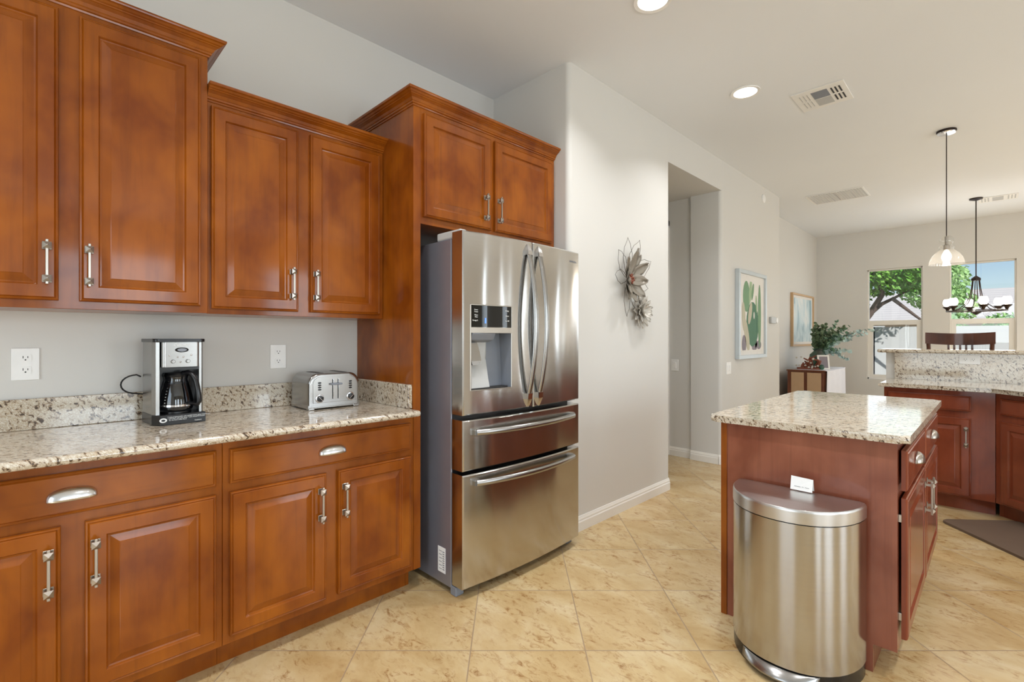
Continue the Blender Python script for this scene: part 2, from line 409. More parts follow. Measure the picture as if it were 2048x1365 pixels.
def window(n, axis, plane, h, lower=True):
    t = thing('window_%d' % n, None, None); t['kind'] = 'structure'; del_ = None
    a, c, z0, z1 = h; mid = 1.53; f = .03
    def bx(b, u0, u1, y0, y1, z0_, z1_, bv=.003):
        if axis == 'X': b.box(plane + y0, plane + y1, u0, u1, z0_, z1_, bv)
        else: b.box(u0, u1, plane + y0, plane + y1, z0_, z1_, bv)
    b = MB()
    bx(b, a, a + .02, -.03, .04, z0, z1); bx(b, c - .02, c, -.03, .04, z0, z1)
    bx(b, a, c, -.03, .04, z1 - .02, z1); bx(b, a, c, -.03, .04, z0, z0 + .03)
    b.build('window_frame', 'trim', t)
    b = MB(); bx(b, a + .02, c - .02, -.025, .02, mid - .025, mid + .025)
    bx(b, a + .02, a + .075, -.025, .01, z0 + .03, mid - .02); bx(b, c - .075, c - .02, -.025, .01, z0 + .03, mid - .02)
    bx(b, a + .07, c - .07, -.025, .01, z0 + .03, z0 + .08); bx(b, a + .07, c - .07, -.025, .01, mid - .05, mid - .024)
    b.build('lower_sash', 'trim', t)
    b = MB(); bx(b, a + .02, c - .02, .0, .005, mid + .02, z1 - .02, 0); b.build('upper_pane', 'glass', t)
    b = MB(); bx(b, a + .07, c - .07, -.01, -.005, z0 + .07, mid - .05, 0); b.build('lower_pane', 'glass', t)
window(1, 'X', XF + .08, W1); window(2, 'X', XF + .08, W2); window(3, 'X', XF + .08, W3)
window(4, 'X', XF + .08, W4)
k = 5
for a, c in WIN_S: window(k, 'Y', YS - .08, (a, c, .4, 2.5)); k += 1
window(k, 'X', XB - .08, (-.6, 1.4, .2, 2.4))
# door in the hall
d = thing('door_1', None, None, (4.88, 2.53, 0)); d['kind'] = 'structure'
b = MB(); b.box(.0, .03, -.03, .03, 0, 2.54, .004); b.box(.0, .03, .84, .90, 0, 2.54, .004); b.box(0, .03, -.03, .90, 2.48, 2.54, .004); b.build('door_casing', 'trim', d)
b = MB(); b.box(.005, .028, .03, .84, .01, 2.48); b.build('door_panel', 'trim', d)
# baseboards
def base(name, pts, h=.095, t=.014):
    b = MB()
    for (p, q) in zip(pts, pts[1:]):
        p, q = Vector(p), Vector(q); dd = (q - p).normalized(); nn = Vector((dd.y, -dd.x))
        prof = [(0, 0), (t, 0), (t, h * .62), (t * .75, h * .7), (t * .75, h * .8), (t * .45, h * .92), (t * .3, h), (0, h)]
        e0, e1 = p - dd * 0, q + dd * 0
        b.ring_loft([[(e.x + nn.x * o, e.y + nn.y * o, z) for o, z in prof] for e in (e0, e1)])
    return struct(b.build(name, 'trim'))
base('baseboard_middle', [(2.48, 1.935), (3.78, 1.935), (3.802, 1.957), (3.802, 3.6)])
base('baseboard_right', [(4.88, 2.25), (4.88, 1.962), (4.9, 1.935), (6.70, 1.935), (6.74, 1.97)])
base('baseboard_hall', [(4.91, 2.50), (4.91, 2.25), (4.88, 2.25)])
base('baseboard_recess', [(6.74, 2.25), (XF, 2.25)])
base('baseboard_far', [(XF, 2.25), (XF, YS)])
base('baseboard_south', [(XF, YS), (XB, YS)])

# ------------------------------------------------------------------ cabinet parts
def edge_rings(w, h, rings):
    return [[(i, y, i), (w - i, y, i), (w - i, y, h - i), (i, y, h - i)] for i, y in rings]
def door_mb(x0, x1, z0, z1, t=.02, raised=True, fr=.052):
    w, h = x1 - x0, z1 - z0; b = MB()
    R = [(0, 0), (0, -t + .007), (.002, -t + .003), (.006, -t + .001), (.009, -t + .0035), (.012, -t)]
    if raised:
        R += [(fr, -t), (fr + .002, -t + .003), (fr + .005, -t + .0085), (fr + .010, -t + .0095), (fr + .034, -t + .0025), (fr + .037, -t + .001)]
    rings = edge_rings(w, h, R)
    b.ring_loft([[(p[0] + x0, p[1], p[2] + z0) for p in r_] for r_ in rings])
    return b
def bar_pull(parent, x, z, y, L=.154, mat='nickel'):
    b = MB()
    for s in (-1, 1):
        zc = z + s * (L / 2 - .020)
        b.box(x - .0125, x + .0125, y - .004, y, zc - .0125, zc + .0125, .001, 1)
        b.box(x - .005, x + .005, y - .024, y - .003, zc - .005, zc + .005)
        yb = y - .024
        b.ring_loft([[(x - q, yy, zc - q), (x + q, yy, zc - q), (x + q, yy, zc + q), (x - q, yy, zc + q)] for q, yy in ((.011, yb + .003), (.0115, yb - .005), (.001, yb - .014))])
    b.box(x - .0042, x + .0042, y - .029, y - .021, z - L / 2, z + L / 2, .0012, 1)
    return b.build('pull_handle', mat, parent)
def cup_pull(parent, x, z, y, w=.118, h=.037, dpt=.026, mat='cup'):
    b = MB()
    def fn(u, v):
        a = PI * u; t = PI / 2 * v
        q = max(math.sin(a), 0)
        return (x - w / 2 * math.cos(a), y - .001 - dpt * math.sin(t) * q ** .7, z - h * .5 + h * q ** .62 * math.cos(t))
    b.grid(fn, 20, 8)
    o = b.build('cup_handle', mat, parent, smooth=True, solid=.0022)
    return o
def crown_mb(x0, x1, dl, dr, z, rise=.066, proj=.058, yf=0):
    prof = [(0, 0), (.005, 0), (.007, .008), (.013, .011), (.014, .020), (.018, .024), (.024, .038), (.036, .048), (.040, .050), (.042, .054), (.048, .058), (.053, .066), (.060, .070), (.062, .076), (.062, .084), (0, .084)]
    prof = [(o * proj / .062, q * rise / .084) for o, q in prof]
    def path(o):
        P = []
        if dl: P += [(x0 - o, dl), (x0 - o, yf - o)]
        else: P += [(x0, yf - o)]
        if dr: P += [(x1 + o, yf - o), (x1 + o, dr)]
        else: P += [(x1, yf - o)]
        return P
    cols = [path(o) for o, q in prof]; n = len(cols[0]); b = MB()
    rings = [[(cols[j][i][0], cols[j][i][1], z + prof[j][1]) for j in range(len(prof))] for i in range(n)]
    b.ring_loft(rings); return b
def cabinet(name, label, loc, rz, x0, x1, depth, z0, z1, doors=(), drawers=(), toe=0, crown=None, group=None, wood_='cherry', handle='nickel', thick=.02, side_toe=True):
    t = thing(name, label, 'cabinet', loc, rz, group)
    b = MB(); b.box(x0, x1, 0, depth, z0, z1, .0015, 1)
    b.build('cabinet_body', wood_, t)
    if toe:
        b = MB(); b.box(x0 + .0, x1 - .0, .075, depth, 0, z0 + .002); b.build('toe_kick', wood_, t)
    for (a, c, d, e, hx, hz) in doors:
        o = door_mb(a, c, d, e).build('door', wood_, t)
        if hx is not None: bar_pull(o, hx, hz, -.02, mat=handle)
    for (a, c, d, e, hx, hz) in drawers:
        o = door_mb(a, c, d, e, raised=False).build('drawer', wood_ + '_h' if wood_ + '_h' in M else wood_, t)
        if hx is not None: cup_pull(o, hx, hz, -.02)
    if crown: crown_mb(*crown).build('crown_molding', wood_, t)
    return t
# ---- upper cabinets (front plane y=0 of the local frame is the face frame)
Y0 = 2.335
cabinet('wall_cabinet', 'tall two-door upper wall cabinet above the coffee maker', (0, Y0, 0), 0, -.33, .523, 2.65 - Y0, 1.373, 2.449,
        doors=[(-.295, .067, 1.401, 2.428, .037, 1.531), (.121, .496, 1.401, 2.428, .147, 1.530)], crown=(-.33, .523, .0, 2.65 - Y0, 2.447))
Y1 = 2.355
cabinet('wall_cabinet', 'shorter two-door upper wall cabinet above the toaster', (0, Y1, 0), 0, .524, 1.354, 2.65 - Y1, 1.372, 2.275,
        doors=[(.538, .899, 1.393, 2.255, .869, 1.523), (.956, 1.328, 1.393, 2.255, .980, 1.522)], crown=(.524, 1.354, 0, 0, 2.272))
# ---- base cabinets
YB = 2.06
zt = .883
cabinet('base_cabinet', 'base cabinet with wide drawer and two doors under the coffee maker', (0, YB, 0), 0, -.33, .509, .585, .105, zt, toe=1,
        doors=[(-.295, .064, .137, .684, .036, .552), (.120, .487, .137, .684, .145, .554)], drawers=[(-.295, .487, .717, .850, .090, .785)])
cabinet('base_cabinet', 'base cabinet with wide drawer and two doors under the toaster', (0, YB, 0), 0, .510, 1.354, .585, .105, zt, toe=1,
        doors=[(.532, .905, .137, .684, .878, .555), (.957, 1.332, .137, .684, .985, .554)], drawers=[(.532, 1.330, .717, .848, .929, .785)])
# ---- refrigerator surround
t = thing('refrigerator_surround', 'tall cherry surround with end panel and two-door cabinet over the refrigerator', 'cabinet', (1.355, YB, 0))
XW = 2.444 - 1.355
b = MB(); b.prism([(0, .105), (.075, .105), (.075, 0), (.588, 0), (.588, 2.44), (0, 2.44)], 0, .019, plane='YZ'); b.build('end_panel', 'cherry', t)
b = MB(); b.prism([(0, .105), (.020, .105), (.020, 2.44), (0, 2.44)], .0185, .042, plane='YZ'); b.build('front_stile', 'cherry', t)
b = MB(); b.box(.042, XW, 0, .588, 1.85, 2.44, .0015, 1); b.box(.0195, .042, .021, .588, 1.85, 2.44); b.build('cabinet_body', 'cherry', t)
b = MB(); b.box(XW - .02, XW, .02, .588, 0, 1.85); b.build('far_end_panel', 'cherry', t)
o = door_mb(.056, .516, 1.886, 2.412).build('door', 'cherry', t); bar_pull(o, .466, 2.006, -.02)
o = door_mb(.547, 1.056, 1.886, 2.412).build('door', 'cherry', t); bar_pull(o, .571, 2.007, -.02)
crown_mb(0, XW, .588, 0, 2.438).build('crown_molding', 'cherry', t)

# ------------------------------------------------------------------ granite on the left run
t = thing('countertop', 'cream and brown granite countertop with backsplash under the coffee maker and toaster', 'countertop', (0.5, 2.3, 0))
b = MB(); b.box(-.9, .853, -.318, .35, zt + .001, .914, .0145, 4); b.build('counter_slab', 'granite', t, smooth=True)
b = MB(); b.box(-.85, .852, .328, .349, .9145, 1.034, .002, 1); b.build('backsplash', 'granite', t)
b = MB(); b.box(.832, .8535, -.232, .327, .9145, 1.034, .002, 1); b.build('side_splash', 'granite', t)

# ------------------------------------------------------------------ outlets and switches
def outlet(loc, rz, label, name='wall_outlet', kind='duplex', w=.078, h=.124, cat='outlet'):
    t = thing(name, label, cat, loc, rz)
    b = MB(); b.box(-w / 2, w / 2, -.006, -.0005, -h / 2, h / 2, .002, 2); b.build('cover_plate', 'white', t)
    if kind == 'duplex' or kind == 'duplex_h':
        for s in (-1, 1):
            cz, cx = (s * .0235, 0) if kind == 'duplex' else (0, s * .0235)
            b = MB(); b.prism([(p[0] + cx, p[1] + cz) for p in rrect(-.0165, .0165, -.0145, .0145, .008)], -.0085, -.005, plane='XZ')
            o = b.build('socket', 'white', t)
            b = MB()
            b.box(cx - .0075, cx - .0055, -.0092, -.0083, cz - .001, cz + .008); b.box(cx + .0055, cx + .0075, -.0092, -.0083, cz - .0, cz + .007)
            b.lathe([(.0026, 0), (.0026, .0008)], (cx, -.0083, cz - .007), 10, 'Y'); b.build('slots', 'slot', o)
    elif kind == 'rocker':
        b = MB(); b.box(-.017, .017, -.010, -.005, -.033, .033, .002); b.build('rocker', 'white', t)
    elif kind == 'double':
        for s in (-1, 1):
            b = MB(); b.box(s * .023 - .017, s * .023 + .017, -.010, -.005, -.033, .033, .002); b.build('rocker', 'white', t)
    return t
outlet((-.017, 2.65, 1.168), 0, 'white wall outlet left of the coffee maker')
outlet((.912, 2.65, 1.172), 0, 'white wall outlet between the coffee maker and the toaster')
outlet((5.06, 1.935, .958), 0, 'white double light switch on the wall below the cactus picture', 'light_switch', 'double', .12, .124, 'light switch')
outlet((4.91, 2.44, .975), -PI / 2, 'single light switch inside the hall opening', 'light_switch', 'rocker', .08, .122, 'light switch')

# ------------------------------------------------------------------ coffee maker
t = thing('coffee_maker', 'stainless and black drip coffee maker with a glass carafe on the counter', 'coffee maker', (.345, 2.362, .914), math.radians(4))
w, dp, h = .180, .215, .352
b = MB(); b.prism([(0, .04), (.02, 0), (w, 0), (w, dp - .02), (w - .02, dp), (.02, dp), (0, dp - .02)], 0, .043, bev=.003); b.build('base', 'black', t)
b = MB(); b.prism([(0.002, .052)] + [(.002, .05), (.010, .022), (.022, .020), (.024, .060), (.024, .065)] + [(.024, .19), (.002, .19)], .043, .338)
b.build('side_pillar', 'steel_plain', t, smooth=True)
b = MB(); b.prism([(w - .002, .19), (w - .018, .19), (w - .018, .022), (w - .010, .020), (w - .002, .03)], .043, .338); b.build('side_pillar', 'steel_plain', t, smooth=True)
b = MB(); b.box(.01, w - .01, .09, dp - .003, .043, .338); b.box(.024, w - .018, .02, .1, .223, .236); b.build('rear_housing', 'black', t)
b = MB(); b.prism(rrect(.027, w - .020, .004, .1, .012), .236, .338, bev=.001); b.build('control_panel', 'steel_plain', t, smooth=True)
b = MB(); b.prism(rrect(-.002, w + .002, .0, dp, .02), .338, .352, bev=.004); b.build('lid', 'black', t, smooth=True)
b = MB(); b.lathe([(.024, 0), (.024, .0018)], (w / 2 + .005, .0035, .306), 20, 'Y', sy=.42); o = b.build('clock_display', 'black_gloss', t)
b = MB(); b.lathe([(.017, 0), (.017, .0005)], (w / 2 + .005, .0012, .306), 20, 'Y', sy=.4); b.build('screen', 'grey_plastic', o)
for x, z in ((.052, .284), (.080, .277), (.100, .277), (.128, .284), (.090, .256)):
    b = MB(); b.lathe([(.0035, 0), (.0035, .002), (.001, .0032)], (x, .004, z), 10, 'Y'); b.build('button', 'chrome', t)
for x in (.064, .116):
    b = MB(); b.lathe([(.0075, 0), (.0075, .006), (.006, .008), (.001, .008)], (x, .004, .259), 14, 'Y'); b.build('knob', 'steel_plain', t)
text('lettering', 'Cuisinart', .0155, 'paper', t, (w / 2 + .004, .0032, .322))
text('lettering', '* Fully programmable with variable heater plate temperature\n* Self Clean with user timer * auto shutoff 0-4 hours\n   for the best coffee flavor', .0062, 'paper', t, (.044, -.0005, .031), align='LEFT')
text('lettering', 'Cuisinart', .007, 'paper', t, (.152, -.0005, .009))
b = MB(); b.lathe([(.013, 0), (.013, .0006)], (.030, .0, .022), 16, 'Y', sy=.7); o = b.build('emblem', 'paper', t)
b = MB(); b.lathe([(.007, 0), (.007, .0006)], (.030, -.0007, .022), 16, 'Y', sy=.6); b.build('emblem_centre', 'black', o)
cx, cy = .092, .068
b = MB(); b.lathe([(.055, 0), (.055, .006)], (cx, cy + .01, .043), 28); b.build('warming_plate', 'black', t, smooth=True)
ca = b = MB(); b.lathe([(.040, .0), (.058, .004), (.062, .02), (.060, .045), (.053, .08), (.043, .115), (.040, .128), (.042, .140)], (cx, cy + .004, .052), 32, cap=False)
ca = b.build('carafe', 'carafe', t, smooth=True)
b = MB(); b.lathe([(.0615, .019), (.0632, .019), (.0632, .027), (.0615, .027)], (cx, cy + .004, .052), 32); b.build('carafe_band', 'chrome', ca, smooth=True)
b = MB(); b.lathe([(.0, .140), (.043, .140), (.045, .148), (.040, .158), (.0, .160)], (cx, cy + .004, .052), 32); b.lathe([(.0435, .112), (.0445, .112), (.0435, .118), (.0425, .118)], (cx, cy + .004, .052), 32); b.build('carafe_lid', 'black', ca, smooth=True)
b = MB()
ha = math.radians(-58); ux, uy = math.cos(ha), math.sin(ha)
pth = [(.030, .155), (.055, .158), (.078, .150), (.094, .125), (.104, .085), (.110, .040), (.104, .028), (.060, .030)]
b.tube([(cx + ux * q, cy + .004 + uy * q, .052 + z) for q, z in pth], [.010, .011, .011, .010, .010, .010, .009, .008], 10)
b.build('carafe_handle', 'black', ca, smooth=True)
for q in range(6):
    pass
b = MB()
for q in range(7):
    z = .075 + q * .012; rr = .0555 - (q ** 1.6) * .0009 + .004; a = math.radians(215)
    b.box(cx + rr * math.cos(a) - .003, cx + rr * math.cos(a) + .002, cy + rr * math.sin(a), cy + rr * math.sin(a) + .0008, z, z + .0015)
b.build('cup_scale', 'paper', ca)
b = MB()
b.tube([(.0, .215, .19)] + [(-.012 - .052 * math.cos(a), .225 + .01 * math.cos(a), .158 + .040 * math.sin(a)) for a in [math.radians(q) for q in range(90, -95, -15)]] + [(.02, .215, .112)], .0032, 8); b.build('power_cord', 'black', t, smooth=True)

# ------------------------------------------------------------------ toaster
t = thing('toaster', 'brushed steel four-slice toaster with two black dials on the counter', 'toaster', (.952, 2.352, .914))
w, dp, h = .262, .225, .178
def arch(i, zb=.012, r=.05):
    return [(i, zb)] + [(w - i, zb)] + arc(w - i - r, h - i - r, r, 0, 90, 8) + arc(i + r, h - i - r, r, 90, 180, 8)
b = MB()
rings = []
for i, y in ((.012, .0), (.004, .003), (0, .010), (0, .03), (0, dp - .012), (.006, dp - .003), (.014, dp)):
    rings.append([(p[0], y, p[1]) for p in arch(i, .012 + i * .2)])
b.ring_loft(rings); b.build('body', 'steel_plain', t, smooth=True)
b = MB(); b.box(-.002, w + .002, .004, dp - .004, .006, .026, .003); 
for x in (0, w - .03):
    for y in (.002, dp - .032): b.box(x, x + .03, y, y + .03, 0, .012, .003)
b.build('base_band', 'steel_plain', t)
b = MB(); b.prism([(p[0], p[1]) for p in [(.020, .034), (w - .020, .034)] + arc(w - .020 - .035, h - .016 - .035, .035, 0, 90, 6) + arc(.020 + .035, h - .016 - .035, .035, 90, 180, 6)], -.003, .001, plane='XZ', bev=.0015)
fp = b.build('front_plate', 'steel_plain', t, smooth=True)
for x in (.064, .188):
    b = MB(); b.box(x, x + .026, .04, .19, h - .001, h + .001); b.build('bread_slot', 'slot', t)
for x in (.052, .212):
    b = MB(); b.lathe([(.021, 0), (.021, .004), (.018, .006), (.001, .006)], (x, -.002, .056), 24, 'Y'); o = b.build('dial_ring', 'chrome', t, smooth=True)
    b = MB(); b.lathe([(.016, 0), (.015, .009), (.001, .010)], (x, -.007, .056), 20, 'Y'); b.build('dial', 'black', o, smooth=True)
    b = MB(); s_ = -1 if x < .1 else 1
    b.tube([(x - .010, -.0175, .056 - s_ * .010), (x + .010, -.0175, .056 + s_ * .010)], .0016, 6); b.build('pointer', 'chrome', o)
    for q in range(4):
        b = MB(); b.lathe([(.0085, 0), (.0085, .002), (.006, .003), (.001, .003)], (x, -.003, .100 + q * .011), 12, 'Y', sy=.5); b.build('button', 'black', t)
for x in (.116, .144):
    b = MB(); b.box(x, x + .005, -.0036, -.0028, .05, .148); b.build('lever_slot', 'black', t)
    b = MB(); b.box(x + .005, x + .008, -.0045, -.0028, .05, .150, .0006); b.build('lever_trim', 'chrome', t)
    b = MB(); b.box(x - .012, x + .018, -.022, -.004, .120, .129, .003); b.build('lever', 'grey_plastic', t)

# ------------------------------------------------------------------ refrigerator  (local: x width, y=0 door front corner, +y back)
FX, FY = 1.468, 1.807
FW = .912
t = thing('refrigerator', 'stainless french-door refrigerator with water dispenser and two lower drawers', 'refrigerator', (FX, FY, 0))
b = MB(); b.box(.0, FW, .092, .80, .03, 1.76, .004); b.build('body', 'fridge_side', t)
b = MB(); b.box(.006, FW - .006, .085, .095, .04, 1.75); b.build('gasket', 'black', t)
BU = .028
def fy(x): return -BU * (1 - (2 * x / FW - 1) ** 2)
def curved_slab(b, x0, x1, z0, z1, ybk=.084, holes=(), n=16, bev=.006):
    xs = sorted({x0, x1} | {h for H in holes for h in H[:2]} | {x0 + (x1 - x0) * k / n for k in range(1, n)} | {x0 + bev, x1 - bev})
    zs = sorted({z0, z1, z0 + bev, z1 - bev} | {h for H in holes for h in H[2:]})
    def yy(x, z):
        e = min(x - x0, x1 - x, z - z0, z1 - z)
        q = max(0, bev - e) if e < bev else 0
        return fy(x) + q
    V = {(i, j): b.bm.verts.new((x, yy(x, z), z)) for i, x in enumerate(xs) for j, z in enumerate(zs)}
    for i in range(len(xs) - 1):
        for j in range(len(zs) - 1):
            if any(H[0] <= xs[i] + 1e-9 and xs[i + 1] <= H[1] + 1e-9 and H[2] <= zs[j] + 1e-9 and zs[j + 1] <= H[3] + 1e-9 for H in holes): continue
            b.bm.faces.new((V[i, j], V[i + 1, j], V[i + 1, j + 1], V[i, j + 1]))
    nx, nz = len(xs) - 1, len(zs) - 1
    loop = [V[i, 0] for i in range(nx + 1)] + [V[nx, j] for j in range(1, nz + 1)] + [V[i, nz] for i in range(nx - 1, -1, -1)] + [V[0, j] for j in range(nz - 1, 0, -1)]
    back = [b.bm.verts.new((v.co.x, ybk, v.co.z)) for v in loop]
    for k in range(len(loop)):
        j = (k + 1) % len(loop); b.bm.faces.new((loop[k], back[k], back[j], loop[j]))
    b.bm.faces.new(back); return b
seam = FW / 2 + .010
DX0, DX1, DZ0, DZ1 = .043, .304, 1.012, 1.432
b = MB(); curved_slab(b, 0, seam - .003, .893, 1.790, holes=[(DX0, DX1, DZ0, 1.294)])
dl = b.build('left_door', 'steel', t, smooth=True)
b = MB(); curved_slab(b, seam + .003, FW, .893, 1.790); dr = b.build('right_door', 'steel', t, smooth=True)
b = MB(); curved_slab(b, 0, FW, .622, .868); d1 = b.build('upper_drawer', 'steel', t, smooth=True)
b = MB(); curved_slab(b, 0, FW, .052, .603); d2 = b.build('freezer_drawer', 'steel', t, smooth=True)
# dispenser
def fyl(x): return fy(x)
b = MB()
curved = [DX0 + (DX1 - DX0) * k / 8 for k in range(9)]
b.ring_loft([[(x, fyl(x) - .0025, 1.322), (x, fyl(x) - .0025, DZ1), (x, fyl(x) + .004, DZ1), (x, fyl(x) + .004, 1.322)] for x in curved])
o = b.build('control_panel', 'black_gloss', dl)
for x, s in ((.075, 1), (.272, -1)):
    for q, tx in enumerate((['Power\nFreeze', 'Water\nFilter', 'Energy Saver'] if s == 1 else ['Fridge', 'Alarm', 'Ice Off'])):
        text('lettering', tx, .0095, 'paper', o, (x, fyl(x) - .0032, 1.405 - q * .026))
b = MB(); b.box(.126, .134, fyl(.13) - .0035, fyl(.13) - .003, 1.342, 1.368); b.build('display', 'blue_led', o)
b = MB(); b.ring_loft([[(x, fyl(x) - .004, 1.294), (x, fyl(x) - .004, 1.321), (x, fyl(x) + .006, 1.321), (x, fyl(x) + .006, 1.294)] for x in curved]); b.build('dispenser_trim', 'nickel', dl)
b = MB(); ya, yb = fy(DX0) + .001, .070
a, c = DX0, DX1
b.face([(a, ya, DZ0), (a, yb - .02, DZ0), (a, yb, 1.294), (a, ya, 1.294)]); b.face([(c, fy(c), DZ0), (c, yb - .02, DZ0), (c, yb, 1.294), (c, fy(c), 1.294)])
b.face([(a, ya, DZ0), (c, fy(c), DZ0), (c, yb - .02, DZ0), (a, yb - .02, DZ0)]); b.face([(a, ya, 1.294), (c, fy(c), 1.294), (c, yb, 1.294), (a, yb, 1.294)])
b.face([(a, yb - .02, DZ0), (c, yb - .02, DZ0), (c, yb, 1.294), (a, yb, 1.294)])
b.build('dispenser_recess', 'grey_plastic', dl)
b = MB(); b.prism([(.03, 1.294), (.066, 1.294), (.066, 1.02), (.040, 1.014), (.008, 1.014), (.05, 1.16), (.045, 1.25)], .05, .185, plane='YZ', bev=.006); b.build('chute_backing', 'light_grey', dl, smooth=True)
b = MB(); b.prism([(-.018, 1.293), (.05, 1.293), (.05, 1.245), (.0, 1.258)], .05, .200, plane='YZ', bev=.004); b.build('ice_chute', 'grey_plastic', dl)
b = MB(); b.ring_loft([[(.094 - hw, y, z), (.094 + hw, y, z), (.094 + hw, y + .012, z), (.094 - hw, y + .012, z)] for hw, y, z in ((.022, .030, 1.245), (.030, .020, 1.20), (.032, .010, 1.155), (.028, .008, 1.135))]); b.build('dispenser_paddle', 'steel_plain', dl)
b = MB(); b.box(DX0 + .006, DX1 - .006, fy(.1) + .008, .045, DZ0 + .001, DZ0 + .008, .001); b.build('drip_tray', 'slot', dl)
b = MB()
for p, q in (((a, DZ0), (c, DZ0)), ((c, DZ0), (c, DZ1)), ((a, DZ0), (a, DZ1)), ((a, DZ1), (c, DZ1))):
    pts = [(p[0] + (q[0] - p[0]) * k / 6, 0, p[1] + (q[1] - p[1]) * k / 6) for k in range(7)]
    b.tube([(x, fy(x) - .001, z) for x, _, z in pts], .0032, 6)
b.build('dispenser_bezel', 'nickel', dl, smooth=True)
# bow handles of the doors
def vhandle(par, x):
    b = MB(); n = 22; z0, z1 = .965, 1.722; P = []; 
    for k in range(n + 1):
        u = k / n; z = z0 + (z1 - z0) * u
        P.append((x, fy(x) - .012 - .052 * math.sin(PI * u) ** .85, z))
    b.tube(P, .0155, 12, flat=.6, up=(1, 0, 0)); b.build('bow_handle', 'steel_plain', par, smooth=True)
    for zz, e, s in ((.972, .895, -1), (1.715, 1.775, 1)):
        b = MB()
        b.ring_loft([[(x - hw, fy(x) + .001, z), (x + hw, fy(x) + .001, z), (x + hw, fy(x) - o_, z), (x - hw, fy(x) - o_, z)] for hw, o_, z in ((.0165, .024, zz), (.016, .019, zz + (e - zz) * .4), (.011, .010, zz + (e - zz) * .75), (.004, .002, e))])
        b.build('handle_end', 'chrome', par)
vhandle(dl, seam - .043); vhandle(dr, seam + .043)
def hhandle(par, z):
    b = MB(); n = 24; P = []
    for k in range(n + 1):
        u = k / n; x = .062 + (FW - .150) * u
        P.append((x, fy(x) - .020 - .034 * math.sin(PI * u) ** .8, z))
    b.tube(P, .0155, 12, flat=.8); b.build('bar_handle', 'steel_plain', par, smooth=True)
    for u in (0, 1):
        x = .062 + (FW - .150) * u; b = MB()
        b.prism(rrect(x - .010, x + .026 if u == 0 else x + .010, z - .017, z + .017, .006) if u == 0 else rrect(x - .026, x + .010, z - .017, z + .017, .006), fy(x) - .022, fy(x) + .006, plane='XZ', bev=.003)
        b.build('handle_bracket', 'steel_plain', par, smooth=True)
hhandle(d1, .808); hhandle(d2, .562)
b = MB(); b.box(.006, .05, .03, .22, 1.7615, 1.803, .008); b.build('hinge_cover', 'light_grey', t)
b = MB(); b.box(FW - .05, FW - .006, .03, .22, 1.7615, 1.803, .008); b.build('hinge_cover', 'light_grey', t)
b = MB(); b.box(-.0015, 0, .138, .200, .085, .212); o = b.build('rating_label', 'paper', t)
b = MB()
for q in range(9): b.box(-.0019, -.0014, .145, .160, .100 + q * .011, .105 + q * .011)
for q in range(6): b.box(-.0019, -.0014, .166, .190, .100 + q * .018, .103 + q * .018)
b.build('label_print', 'grey_plastic', o)
for x in (.0, FW - .05):
    b = MB(); b.box(x, x + .05, .055, .10, 0, .045, .004); b.build('foot', 'grey_plastic', t)
b = MB(); b.box(.05, FW - .05, .11, .70, 0, .04); b.build('base_grille', 'black', t)
text('lettering', 'SAMSUNG', .017, 'grey_plastic', dr, (FW - .068, fy(FW - .068) - .0008, 1.722), rot=(PI / 2, 0, math.atan(4 * BU / FW * (2 * (FW - .068) / FW - 1))))

# ------------------------------------------------------------------ kitchen island
IX, IY = 2.262, .256
t = thing('kitchen_island', 'freestanding cherry kitchen island with granite top, drawers and doors', 'kitchen island', (IX, IY, 0))
IW, ID = 1.33, .638
b = MB(); b.prism([(0, .106), (.073, .106), (.073, 0), (ID, 0), (ID, zt), (0, zt)], 0, .018, plane='YZ'); b.build('end_panel', 'laminate', t)
b = MB(); b.box(-.006, .0, ID - .024, ID + .002, 0, zt, .001, 1); b.build('corner_trim', 'cherry', t)
b = MB(); b.box(.018, IW, .0, ID, .106, zt); b.box(.018, IW, .073, ID, 0, .106); b.build('cabinet_body', 'cherry_red', t)
def isl_door(x0, x1, z0, z1, raised, rot=0):
    b = door_mb(x0, x1, z0, z1, raised=raised)
    for v in b.bm.verts: v.co.y -= .008
    if rot:
        bmesh.ops.rotate(b.bm, verts=b.bm.verts, cent=(x0, -.008, 0), matrix=Matrix.Rotation(rot, 3, 'Z'))
    return b.build('door' if raised else 'drawer', 'cherry_red', t)
o = isl_door(.030, .650, .148, .672, True); bar_pull(o, .620, .545, -.028)
o = isl_door(.678, 1.318, .148, .672, True); bar_pull(o, .708, .545, -.028)
o = isl_door(.030, .650, .700, .850, False); cup_pull(o, .30, .785, -.028, mat='nickel')
o = isl_door(.678, 1.318, .700, .850, False); cup_pull(o, .97, .785, -.028, mat='nickel')
for zz in (.22, .585):
    b = MB(); b.box(.019, .03, -.010, -.0, zz, zz + .028, .001); b.build('hinge', 'nickel', t)
b = MB(); b.prism(rrect(-.038, 1.42, -.039, .684, .03, 5), zt + .001, .914, bev=.0145, seg=4); b.build('countertop', 'granite', t, smooth=True)

